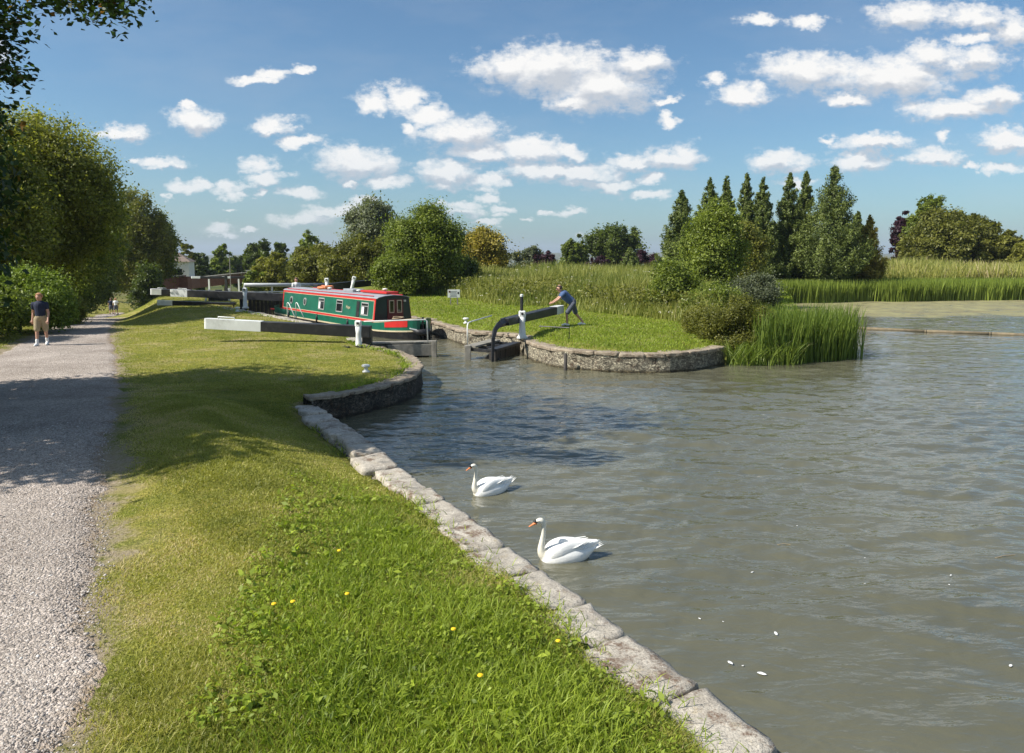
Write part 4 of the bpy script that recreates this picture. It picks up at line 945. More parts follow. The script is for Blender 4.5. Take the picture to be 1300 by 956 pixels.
# upper gates of the next lock, to the left
t=thing('lock_gate','farther lock gate with a short white beam end beside the path embankment','lock gate',(-20,50,.5))
o0=Vector((-20,50,.5))
beam_parts(t,W(-24.6,51,1.10),W(-20.2,51.6,.92),.42,.40,.75,.4)
MB().bar(W(-20.2,51.6,-.6),W(-20.2,51.6,1.2),.34,.34).build('heel_post',M['black'],t)
planked_leaf(t,(-.2,1.6),(2.2,2.2),-2,.3)
t=thing('lock_gate','low black beam with dull grey end on the lawn crest at the far left','lock gate',(-20,43,.5)); o0=Vector((-20,43,.5))
beam_parts(t,W(-21.3,44.9,.72),W(-16.9,45.6,.50),.36,.30,.9,.3,knob=False)
MB().bar(W(-17,45.6,-.5),W(-17,45.6,.7),.3,.3).build('heel_post',M['black'],t)
t=thing('winding_gear','dark gate machinery with pale struts between the two left beams','paddle gear',(-19.2,49,.5))
MB().box((0,0,.30),(1.2,.5,.62)).build('gear_frame',M['iron'],t,bevel=.03)
MB().bar((-.9,0,0),(-.6,0,.85),.10,.10).build('strut',M['white'],t); MB().bar((.7,0,0),(.7,0,.9),.12,.12).build('strut',M['white'],t)
MB().box((1.8,.2,.35),(.9,.5,.7)).build('pier',M['stonegrey'],t,bevel=.03)
# far beams beyond
for i,(px,py,D,lab) in enumerate([(262,352,84,'small far lock beam with white end, left of a pair before the bridge'),(300,352,88,'small far lock beam with white end, right of a pair before the bridge')]):
    x,y,z=at_d(px,py,D); t=thing('lock_gate',lab,'lock gate',(x,y,z-.9)); beam_parts(t,(-1.7,0,.9),(2.0,.5,.85),.3,.24,1.0,.24,knob=False)
    MB().bar((2.0,.5,-1),(2.0,.5,1.1),.26,.26).build('heel_post',M['black'],t); MB().bar((.2,.2,-1),(.2,.2,.7),.16,.16).build('post',M['white'],t)
# ------------------------------------------------------------------ house, brick wall, bridge
hx,hy,_=at_d(221,350,112); t=thing('white_house','small white rendered house with tiled hipped roof beyond the brick wall','house',(hx,hy,-1.0),.25)
MB().box((0,0,1.9),(5.0,5,3.8)).build('wall',M['render'],t)
mb=MB(); mb.add([(-2.8,-2.8,3.8),(2.8,-2.8,3.8),(2.8,2.8,3.8),(-2.8,2.8,3.8),(-.8,0,5.1),(.8,0,5.1)],[(0,1,5,4),(1,2,5),(2,3,4,5),(3,0,4),(3,2,1,0)]); r=mb.build('roof',M['slate'],t)
MB().box((0,0,5.1),(.6,.5,.9)).build('chimney',M['brick'],r)
for x in (-1.3,1.0):
    f=MB().box((x,-2.52,2.3),(1.3,.08,1.1)).build('window',M['white'],t); MB().box((x,-2.57,2.3),(1.1,.04,.9)).build('pane',M['glass'],f)
MB().box((-4.2,.6,1.1),(3.2,4,2.2)).build('annexe',M['render'],t)
def brick_wall(name,label,pts,h,th,mat_,cop,cat='wall'):
    t=thing(name,label,cat,(0,0,0)); mb=MB(); mc=MB()
    for (a,b) in zip(pts,pts[1:]):
        A=Vector((a[0],a[1],a[2]-h/2));B=Vector((b[0],b[1],b[2]-h/2)); mb.bar(A,B,th,h)
        mc.bar(Vector(a)+Vector((0,0,.09)),Vector(b)+Vector((0,0,.09)),th+.12,.16)
    mb.build('brickwork',mat_,t); mc.build('coping',cop,t); return t
brick_wall('brick_wall','red brick wall rising to the right in front of the white house',[at_d(186,361,96),at_d(234,351,104)],3.0,.4,M['brick'],M['brick'])
t=brick_wall('brick_bridge','low far brick bridge parapet crossing the canal before the trees',[at_d(234,354,104),at_d(252,353,116),at_d(290,349,124),at_d(325,346,132)],1.5,.4,M['brick'],M['stonegrey'],'bridge')
MB().box((at_d(235,360,103)[0],103,-1.2),(1.3,1.3,4)).build('pier',M['brick'],t)
# white post-like lamp pole
o=MB().tube([(at_d(292,340,120)[0],120,-3),(at_d(292,340,120)[0],120,3.6)],.07,6).build('utility_pole',M['greywood']); tag(o,'thin pale pole above the far bridge','pole')
# ------------------------------------------------------------------ sign
sx,sy,sz=-3.35,43.2,ground_h(-3.35,43.2); t=thing('lawn_sign','small pale rectangular notice board on two short posts on the far lawn','sign',(sx,sy,sz-.02),.08)
for x in(-.20,.20): MB().bar((x,0,0),(x,0,.5),.07,.07).build('post',M['greywood'],t)
bd=MB().box((0,-.02,.66),(.70,.05,.46)).build('board',M['beamwhite'],t,bevel=.01)
mb=MB()
for k in range(5): mb.box((-.03,-.048,.80-.075*k),(.40-.05*(k%2),.006,.022))
mb.build('lettering',M['greycloth'],bd); MB().box((-.25,-.048,.78),(.10,.006,.10)).build('symbol',M['maroon'],bd); MB().box((.25,-.048,.70),(.09,.006,.12)).build('symbol',M['black'],bd)
# ------------------------------------------------------------------ log boom
pts=[(15.6,36.2,.03),(16.8,35.5,.04),(19,34.2,.03),(21.2,33.0,.05),(23.5,31.9,.03),(27,30.2,.03)]
t=thing('log_boom','long thin floating timber boom lying across the pond at the right','boom',(0,0,0))
for a,b in zip(pts[:-1],pts[1:]):
    a=Vector(a);b=Vector(b); MB().tube([a-(b-a)*.02,a.lerp(b,.5)+Vector((0,.03,.0)),b+(b-a)*.02],.075,8).build('log',M['darkwood' if False else 'logwood'],t,smooth=True)
# ------------------------------------------------------------------ narrowboat  (local x along boat, bow at +x; -y is the side we see)
yaw=math.atan2(-.8,.6); t=thing('narrowboat','green and red narrowboat with cream lines leaving the lock bow first','boat',(-12.45,42.55,0),yaw); B=t
def bxx(x): return x if x<12.2 else 12.2+(x-12.2)*.76
def halfw(x):
    if x>12.2: f=(x-12.2)/3.1; return 1.03*math.sqrt(max(0,1-f**2.3))
    if x<.4: f=(.4-x)/1.5; return 1.03*math.sqrt(max(.02,1-f**2.6*.9))
    return 1.03
def sheer(x): return .60+.30*max(0,(x-11.5)/3.8)**1.6+.10*max(0,(1-x)/2)
xs=[-1.05,-.9,-.6,-.2,.4,2,5,8,11,12.2,12.8,13.4,13.9,14.3,14.65,14.9,15.1,15.22,15.28]
def hull_strip(name,za,zb,mat_,par,off=0,x0=-9,x1=99,sides=(-1,1)):
    V=[];Fs=[]; X_=[x for x in xs if x0<=x<=x1]
    for s in sides:
        b=len(V)
        for x in X_:
            w=halfw(x)+off; sh=sheer(x)
            for z in (za,zb):
                zz=z(sh) if callable(z) else z; rake=.10*(zz) if x>14 else 0
                wz=w*(1-.10*max(0,(.35-zz))) ; V.append((bxx(x+rake*(x-14 if x>14 else 0)),s*wz,zz))
        for i in range(len(X_)-1): Fs.append((b+2*i,b+2*i+2,b+2*i+3,b+2*i+1))
    mb=MB(); mb.add(V,Fs); me=mb.build(name,mat_,par,smooth=False); sol=me.modifiers.new('s','SOLIDIFY'); sol.thickness=.03; sol.offset=0; return me
hull=hull_strip('hull',-.5,lambda s:.27+(s-.6)*.35,M['hullblack'],t)
hull_strip('green_topsides',lambda s:.27+(s-.6)*.35,lambda s:s,M['green'],hull,.005)
hull_strip('rubbing_strake',lambda s:.25+(s-.6)*.35,lambda s:.31+(s-.6)*.35,M['cream'],hull,.03)
hull_strip('red_bow_panel',lambda s:.42+(s-.6)*.5,lambda s:s-.01,M['red'],hull,.018,13.3,14.9)
hull_strip('green_bow_bulwark',lambda s:s,lambda s:s+.035,M['cream'],hull,.01,12.1,99)
MB().box((5.7,0,.50),(13.2,1.98,.05)).build('side_deck',M['red'],t)
mb=MB(); V=[(bxx(x),s*halfw(x)*.97,sheer(x)-.16) for x in xs if x>11.9 for s in(-1,1)]; n=len(V)//2; mb.add(V,[(2*i,2*i+2,2*i+3,2*i+1) for i in range(n-1)]); mb.build('foredeck',M['maroon'],t)
mb=MB(); V=[(x,s*halfw(x)*.97,.5) for x in xs if x<1.0 for s in(-1,1)]; n=len(V)//2; mb.add(V,[(2*i,2*i+2,2*i+3,2*i+1) for i in range(n-1)]); mb.build('stern_deck',M['maroon'],t)
# stem post and bow fender
MB().tube([(bxx(15.28),0,-.4),(bxx(15.33),0,.4),(bxx(15.36),0,.95)],[.05,.05,.045],8).build('stem_post',M['hullblack'],t)
MB().tube([(bxx(15.2),-.36,.38),(bxx(15.45),-.2,.34),(bxx(15.52),0,.32),(bxx(15.45),.2,.34),(bxx(15.2),.36,.38)],[.07,.13,.15,.13,.07],10).build('bow_fender',M['iron'],t,smooth=True)
MB().tube([(bxx(14.7),-.42,.62),(bxx(15.1),-.48,.48),(bxx(15.4),-.25,.42)],.03,6).build('fender_chain',M['steelgrey'],t)
# cabin
c0,c1=.8,12.0; wb,wt,zb_,zt_=.93,.80,.52,1.62
def cabx(side,x,z,out=0):
    f=(z-zb_)/(zt_-zb_); return (x,side*(wb+(wt-wb)*f+out),z)
roofpts=[(-wt,1.62),(-wt*.9,1.67),(-wt*.5,1.735),(0,1.76),(wt*.5,1.735),(wt*.9,1.67),(wt,1.62)]
mb=MB(); prof=[(-wb,zb_)]+roofpts+[(wb,zb_)]; n=len(prof)
V=[(x,a,b) for x in(c0,c1) for a,b in prof]; Fs=[tuple(range(n))[::-1],tuple(range(n,2*n))]
Fs+=[(i,i+1,n+i+1,n+i) for i in (0,n-2)]
mb.add(V,Fs); cab=mb.build('cabin',M['green'],t)
mb=MB(); V=[(x,a*1.02,b+.012) for x in(c0-.06,c1+.10) for a,b in roofpts]; n=len(roofpts); mb.add(V,[(i,i+1,n+i+1,n+i) for i in range(n-1)]); roof=mb.build('roof',M['roofgrey'],t); s_=roof.modifiers.new('s','SOLIDIFY'); s_.thickness=.03
def side_panel(name,x0,x1,z0,z1,out,mat_,par,side=-1,th=.012):
    mb=MB(); V=[cabx(side,x,z,o) for o in (out-th,out) for x,z in((x0,z0),(x1,z0),(x1,z1),(x0,z1))]
    mb.add(V,[(0,1,2,3),(4,7,6,5),(0,4,5,1),(1,5,6,2),(2,6,7,3),(3,7,4,0)]); return mb.build(name,mat_,par)
for sd in (-1,1):
    side_panel('red_band',c0,c1,1.53,1.62,.012,M['red'],cab,sd); side_panel('red_band',c0,c1,.60,.685,.012,M['red'],cab,sd)
    side_panel('red_band',c1-.13,c1,.685,1.53,.012,M['red'],cab,sd); side_panel('red_band',c0,c0+.12,.685,1.53,.012,M['red'],cab,sd)
    for z in (.575,.69,1.505): side_panel('cream_line',c0+.13,c1-.13,z,z+.022,.014,M['cream'],cab,sd)
    side_panel('cream_line',c1-.155,c1-.131,.69,1.52,.014,M['cream'],cab,sd)
    for s in (1.0,3.7,5.85):
        x=c1-s; f=side_panel('window',x-.36,x+.36,.84,1.42,.022,M['silver'],cab,sd); side_panel('pane',x-.31,x+.31,.89,1.24,.027,M['glass'],f,sd); side_panel('pane',x-.31,x+.31,1.27,1.37,.027,M['glass'],f,sd)
    for s in (8.0,9.9):
        x=c1-s; V=[];n=16
        for rr,oo in((.20,.03),(.20,.005)):
            for k in range(n): a=2*math.pi*k/n; V.append(cabx(sd,x+rr*math.cos(a),1.13+rr*math.sin(a),oo))
        mb=MB(); mb.add(V,[tuple(range(n)),tuple(range(n,2*n))[::-1]]+[(k,(k+1)%n,n+(k+1)%n,n+k) for k in range(n)]); p=mb.build('porthole',M['silver'],cab)
        V=[cabx(sd,x+.15*math.cos(2*math.pi*k/n),1.13+.15*math.sin(2*math.pi*k/n),.034) for k in range(n)]; mb=MB(); mb.add(V,[tuple(range(n))]); mb.build('pane',M['glass'],p)
    side_panel('side_hatch',c1-1.86,c1-1.55,.74,1.44,.018,M['black'],cab,sd)
tl=math.atan2(wb-wt,zt_-zb_)
text_mesh('name_lettering','Hope',.20,M['cream'],cab,cabx(-1,c1-2.72,1.12,.02),(math.pi/2-tl,0,0))
# curtain seen in windows
side_panel('curtain',c1-1.28,c1-1.05,.90,1.22,.030,M['whitecloth'],cab); side_panel('curtain',c1-6.14,c1-5.95,.90,1.22,.030,M['whitecloth'],cab)
# front bulkhead
fx=c1+.012
mb=MB(); n=len(prof); mb.add([(fx,a*.985,b) for a,b in prof],[tuple(range(n))]); fr_=mb.build('front_bulkhead',M['darkgreen'],t)
dr=MB().box((fx+.02,.10,1.06),(.03,.78,1.06)).build('door',M['maroon'],t)
for y in(-.09,.29):
    f=MB().box((fx+.045,y,1.26),(.03,.24,.56)).build('door_window',M['cream'],dr); MB().box((fx+.062,y,1.26),(.012,.17,.48)).build('pane',M['glass'],f)
MB().box((fx+.04,.56,1.5),(.08,.10,.08)).build('headlamp',M['silver'],t)
# roof gear
MB().box((10.4,.15,1.84),(2.6,.62,.10)).build('red_hatch_cover',M['red'],t,bevel=.02)
MB().box((7.9,.05,1.82),(1.1,.6,.16)).build('roof_box',M['roofgrey'],t,bevel=.03)
for x in(10.9,8.6,5.2): MB().lathe((x,.0 if x<10 else .2,1.76 if x<10 else 1.89),[(.05,0),(.05,.06),(.13,.07),(.11,.11),(.03,.13)],12).build('mushroom_vent',M['white'],t,smooth=True)
lb_=[(4.4+.36*math.cos(a),.1+.36*math.sin(a),1.86+.02*math.sin(a)) for a in [2*math.pi*k/16 for k in range(17)]]
MB().tube(lb_,.07,8,caps=False).build('lifebuoy',M['orange'],t,smooth=True)
MB().bar((3.6,.3,1.88),(5.0,-.1,1.88),.18,.14).build('folded_cover',M['orange'],t,bevel=.03)
for s in(-1,1): MB().tube([(1.2,s*.72,1.72),(11.6,s*.72,1.72)],.02,6).build('grab_rail',M['red'],t)
MB().tube([(-.75,0,.5),(-.75,0,1.1),(-.1,0,1.15)],.025,6).build('tiller',M['silver'],t)
MB().tube([(12.6,-.3,.80),(12.9,-.5,.80),(13.1,-.2,.82),(12.8,.1,.82),(12.5,-.1,.84),(12.8,-.4,.86)],.03,6).build('rope_coil',M['khaki'],t,smooth=True)
for x in(2.2,6.0,9.6): MB().tube([(x,-1.06,.62),(x,-1.09,.40),(x,-1.08,.18)],[.02,.05,.05],8).build('side_fender',M['iron'],t,smooth=True)

# ------------------------------------------------------------------ people
def skin_mesh(J, bones, root, levels=2, voxel=None):
    """union of tapered rounded limbs, fused into one continuous surface"""
    mb=MB()
    for a,b in bones:
        A=Vector(J[a][0]);B_=Vector(J[b][0]);ra=J[a][1];rb=J[b][1]; d=B_-A; ln=max(d.length,1e-4); d/=ln
        pts=[];rs=[]
        for k in range(4): q=math.pi/2*(k+.15)/4; pts.append(A-d*ra*math.cos(q)); rs.append(ra*math.sin(q))
        for k in range(5): f=k/4; pts.append(A+d*ln*f); rs.append(ra+(rb-ra)*f)
        for k in range(4): q=math.pi/2*(3.85-k)/4; pts.append(B_+d*rb*math.cos(q)); rs.append(rb*math.sin(q))
        mb.tube(pts,rs,12)
    me=bpy.data.meshes.new('sk'); me.from_pydata([tuple(v) for v in mb.v],[],mb.f); me.update()
    mn=min(J[n][1] for n in J); vx=voxel or max(.0035,min(.016,mn*.45))
    o=bpy.data.objects.new('sk',me); C.objects.link(o)
    r=o.modifiers.new('r','REMESH'); r.mode='VOXEL'; r.voxel_size=vx; r.use_smooth_shade=True
    m_=o.modifiers.new('s','SMOOTH'); m_.factor=.5; m_.iterations=4
    bpy.context.view_layer.update()
    m2=bpy.data.meshes.new_from_object(o.evaluated_get(bpy.context.evaluated_depsgraph_get()))
    bpy.data.objects.remove(o); m2.polygons.foreach_set('use_smooth',[True]*len(m2.polygons)); return m2
def lerp(a,b,f): return tuple(a[i]+(b[i]-a[i])*f for i in range(3))
def person(label, loc, rz, J0, top, bottom, hair, shoes, sleeve=.45, short=.85, glasses=False, socks=None, scale=1.0, topname='t_shirt', rx=1.0):
    """J0: joint positions in metres, +y is forward"""
    t=thing('person',label,'person',loc,rz); t.scale=(scale,)*3
    R=dict(pel=.135*rx,spi=.125*rx,che=.145*rx,nec=.058,hd0=.07,hd1=.098,hd2=.075,shl=.062,elb=.043,wri=.027,hnd=.036,hip=.085,kne=.056,ank=.036,toe=.035)
    J={}; bones=[]
    for k in('pel','spi','che','nec','hd0','hd1','hd2'): J[k]=(J0[k],R[k])
    bones+=[('pel','spi'),('spi','che'),('che','nec'),('nec','hd0'),('hd0','hd1'),('hd1','hd2')]
    R['pel']*=.92
    for s in 'LR':
        for k in('shl','elb','wri','hnd'): J[k+s]=(J0[k+s],R[k])
        for k in('hip','kne','ank','toe'): J[k+s]=(J0[k+s],R[k])
        bones+=[('che','shl'+s),('shl'+s,'elb'+s),('elb'+s,'wri'+s),('wri'+s,'hnd'+s),('pel','hip'+s),('hip'+s,'kne'+s),('kne'+s,'ank'+s),('ank'+s,'toe'+s)]
    bm=bmesh.new(); bm.from_mesh(skin_mesh(J,bones,'pel'))
    # fingers, nose, ears
    hd=Vector(J0['hd1']); fw=Vector(J0.get('face',(0,1,0))).normalized(); side=fw.cross(Vector((0,0,1))).normalized()
    def addmesh(me): bm.from_mesh(me)
    addmesh(skin_mesh({'a':(tuple(hd+fw*.08+Vector((0,0,.01))),.012),'b':(tuple(hd+fw*.118-Vector((0,0,.03))),.017)},[('a','b')],'a',1))
    for s in(-1,1): addmesh(skin_mesh({'a':(tuple(hd+side*s*.085),.018),'b':(tuple(hd+side*s*.098-Vector((0,0,.035))),.013)},[('a','b')],'a',1))
    for S_ in 'LR':
        w=Vector(J0['wri'+S_]);h=Vector(J0['hnd'+S_]); d=(h-w).normalized(); sd=d.cross(Vector((0,0,1)) if abs(d.z)<.8 else Vector((0,1,0))).normalized(); nn=sd.cross(d)
        for k in range(4):
            a=h+sd*(k-1.5)*.019; ln=(.07,.082,.077,.06)[k]; b=a+d*ln*.6-nn*.006; c=b+d*ln*.35-nn*.022
            addmesh(skin_mesh({'a':(tuple(a),.009),'b':(tuple(b),.0085),'c':(tuple(c),.007)},[('a','b'),('b','c')],'a',1))
        a=w.lerp(h,.5)+sd*.026; b=a+sd*.03+d*.03; c=b+d*.03; addmesh(skin_mesh({'a':(tuple(a),.012),'b':(tuple(b),.010),'c':(tuple(c),.008)},[('a','b'),('b','c')],'a',1))
    me=bpy.data.meshes.new('body'); bm.to_mesh(me); bm.free(); me.materials.clear(); me.polygons.foreach_set('use_smooth',[True]*len(me.polygons))
    new_obj('body',me,M['skin'],t)
    e=.024
    Js={k:(J0[k],R[k]+e) for k in('pel','spi','che')}; Js['pel']=(lerp(J0['pel'],J0['spi'],.25),R['pel']+e*.9); Js['nk']=(lerp(J0['che'],J0['nec'],.62),.085)
    bs=[('pel','spi'),('spi','che'),('che','nk')]
    for s in'LR':
        Js['shl'+s]=(J0['shl'+s],R['shl']+.022); Js['sl'+s]=(lerp(J0['shl'+s],J0['elb'+s],sleeve),R['elb']+.03); bs+=[('che','shl'+s),('shl'+s,'sl'+s)]
    me=skin_mesh(Js,bs,'spi'); me.materials.clear(); new_obj(topname,me,M[top],t)
    Js={'pel':(J0['pel'],R['pel']+.028)}; bs=[]
    for s in'LR':
        Js['hip'+s]=(J0['hip'+s],R['hip']+.03); Js['md'+s]=(lerp(J0['hip'+s],J0['kne'+s],.5),.105); Js['kn'+s]=(lerp(J0['hip'+s],J0['kne'+s],short),.096); bs+=[('pel','hip'+s),('hip'+s,'md'+s),('md'+s,'kn'+s)]
    me=skin_mesh(Js,bs,'pel'); me.materials.clear(); new_obj('shorts',me,M[bottom],t)
    for s in'LR':
        an=Vector(J0['ank'+s]);to=Vector(J0['toe'+s]); d=(to-an); d.z=0; d.normalize()
        hl=an-d*.05; hl.z=to.z
        me=skin_mesh({'h':(tuple(hl),.046),'m':(tuple(an.lerp(to,.5)),.052),'t':(tuple(to+d*.04),.042)},[('h','m'),('m','t')],'m',2); me.materials.clear(); new_obj('shoe',me,M[shoes],t)
        if socks:
            me=skin_mesh({'a':(J0['ank'+s],.05),'b':(lerp(J0['ank'+s],J0['kne'+s],.28),.054)},[('a','b')],'a',1); me.materials.clear(); new_obj('sock',me,M[socks],t)
    # hair cap
    bmh=bmesh.new(); bmesh.ops.create_uvsphere(bmh,u_segments=20,v_segments=12,radius=.117)
    dl=[v for v in bmh.verts if v.co.z<-.045 or (v.co.dot(fw)>.055 and v.co.z<.05)]
    bmesh.ops.delete(bmh,geom=dl,context='VERTS')
    for v in bmh.verts: v.co*=1+.05*mnoise.noise(v.co*30)
    me=bpy.data.meshes.new('hair'); bmh.to_mesh(me); bmh.free(); me.polygons.foreach_set('use_smooth',[True]*len(me.polygons)); h=new_obj('hair',me,M[hair],t); h.location=hd+Vector((0,0,.018))-fw*.008; sm=h.modifiers.new('s','SOLIDIFY'); sm.thickness=.015
    if glasses:
        mb=MB(); c=hd+fw*.100+Vector((0,0,.012))
        for s in(-1,1): mb.tube([c+side*s*.034-fw*.006,c+side*s*.034+fw*.006],.026,10)
        mb.tube([c+side*.03,c-side*.03],.005,6)
        for s in(-1,1): mb.tube([c+side*s*.058-fw*.005,hd+side*s*.092-fw*.01+Vector((0,0,.012))],.004,5)
        mb.build('sunglasses',M['black'],t)
    else:
        mb=MB()
        for s in(-1,1): mb.lathe(hd+fw*.090+side*s*.032+Vector((0,0,.008)),[(.004,-.008),(.009,0),(.004,.008)],6)
        mb.build('eyes',M['darkhair'],t)
    return t
def stand(stride=0, armL=(0,0), armR=(0,0)):
    z=.0
    J={'pel':(0,0,.96),'spi':(0,.01,1.14),'che':(0,0,1.33),'nec':(0,.0,1.49),'hd0':(0,.02,1.53),'hd1':(0,.03,1.62),'hd2':(0,.02,1.69)}
    for s,sg in(('L',-1),('R',1)):
        st=stride*sg
        J['hip'+s]=(.095*sg,0,.88); J['kne'+s]=(.11*sg,.5*st+.04*abs(stride),.50); J['ank'+s]=(.11*sg,st,.10+(.03 if st<0 else 0)); J['toe'+s]=(.125*sg,st+.15,.045)
        a=(armL if s=='L' else armR); J['shl'+s]=(.175*sg,0,1.38); J['elb'+s]=(.235*sg,-.03+a[0],1.10); J['wri'+s]=(.255*sg,.03+a[1],.87); J['hnd'+s]=(.255*sg,.06+a[1]*1.1,.80)
    return J
J=stand(.16,(.06,.16),(-.10,-.08)); J['face']=(.45,1,-.15)
person('walker on the gravel path in navy t-shirt, khaki shorts and white socks and shoes',(-15.35,24.3,.535),math.radians(180+18),J,'navy','khaki','gingerhair','whitecloth',socks='whitecloth',scale=.985,rx=1.08)
# man pushing beam: leaning forward, feet back (local +y forward = towards beam)
J={'pel':(0,0,.90),'spi':(0,.15,1.03),'che':(0,.31,1.17),'nec':(0,.43,1.29),'hd0':(0,.47,1.33),'hd1':(0,.50,1.41),'hd2':(0,.49,1.485),'face':(-.3,1,-.1)}
for s,sg in(('L',-1),('R',1)):
    J['hip'+s]=(.095*sg,-.02,.83); J['shl'+s]=(.185*sg,.34,1.22); J['elb'+s]=(.23*sg,.53,1.03); J['wri'+s]=(.19*sg,.73,.90); J['hnd'+s]=(.17*sg,.80,.875)
J['kneL']=(-.12,.22,.47);J['ankL']=(-.13,.20,.10);J['toeL']=(-.13,.34,.045)
J['kneR']=(.12,-.16,.45);J['ankR']=(.13,-.44,.12);J['toeR']=(.13,-.30,.05)
mp=(2.46,30.55); person('man in blue t-shirt, grey shorts and sunglasses pushing the white beam end',(mp[0],mp[1],ground_h(*mp)),math.radians(92),J,'blue','greycloth','darkhair','whitecloth',glasses=True,scale=1.08,rx=1.1)
# steerer
J=stand(0,(.15,.25),(.1,.22)); J['face']=(.3,1,0)
bs=Matrix.Rotation(yaw,3,'Z')@Vector((-.1,.25,0)); person('person in white top standing at the stern of the narrowboat behind the cabin',(-12.45+bs.x,42.55+bs.y,.52),yaw-math.pi/2,J,'whitecloth','greycloth','darkhair','navy')
# far walkers
for px,lab,top,hair,dx in ((140.5,'left one of the two distant walkers, in dark clothes','navy','darkhair',0),(146.5,'right one of the two distant walkers, in a white top','whitecloth','gingerhair',.0)):
    D=78.; x=(px-650)/F*D; person(lab,(x,D,float(pathz(D))+.05),math.radians(10),stand(.12),top,'greycloth',hair,'navy',scale=.98)

# ------------------------------------------------------------------ swans
def ringed(rings, n=20):
    """rings: (center(x,y,z), rx(lateral), rz(vertical-ish), tangent angle in xz-plane)"""
    V=[];Fs=[]
    for (cx,cy,cz),rl,rv,ang in rings:
        # tangent t=(cos,0,sin); normal nrm=(-sin,0,cos)
        nx,nz=-math.sin(ang),math.cos(ang)
        for k in range(n):
            a=2*math.pi*k/n; V.append((cx+nx*rv*math.sin(a),cy+rl*math.cos(a),cz+nz*rv*math.sin(a)))
    m_=len(rings)
    for i in range(m_-1):
        for k in range(n): Fs.append((i*n+k,i*n+(k+1)%n,(i+1)*n+(k+1)%n,(i+1)*n+k))
    Fs.append(tuple(range(n))[::-1]);Fs.append(tuple((m_-1)*n+k for k in range(n)))
    return V,Fs
def remesh(mb, voxel, smooth=6):
    me=bpy.data.meshes.new('tmp'); me.from_pydata([tuple(v) for v in mb.v],[],mb.f); me.update()
    o=bpy.data.objects.new('tmp',me); C.objects.link(o)
    r=o.modifiers.new('r','REMESH'); r.mode='VOXEL'; r.voxel_size=voxel; r.use_smooth_shade=True
    s=o.modifiers.new('s','SMOOTH'); s.factor=.5; s.iterations=smooth
    bpy.context.view_layer.update(); m2=bpy.data.meshes.new_from_object(o.evaluated_get(bpy.context.evaluated_depsgraph_get())); bpy.data.objects.remove(o)
    m2.polygons.foreach_set('use_smooth',[True]*len(m2.polygons)); m2.materials.clear(); return m2
def interp_rings(keys, n):
    ks=np.array([k for k in keys],float); t=np.arange(len(ks)); tt=np.linspace(0,len(ks)-1,n)
    # catmull via cubic hermite
    out=[]
    for q in tt:
        i=min(int(q),len(ks)-2); f=q-i; p0=ks[max(i-1,0)];p1=ks[i];p2=ks[i+1];p3=ks[min(i+2,len(ks)-1)]
        out.append(.5*((2*p1)+(-p0+p2)*f+(2*p0-5*p1+4*p2-p3)*f*f+(-p0+3*p1-3*p2+p3)*f**3))
    return np.array(out)
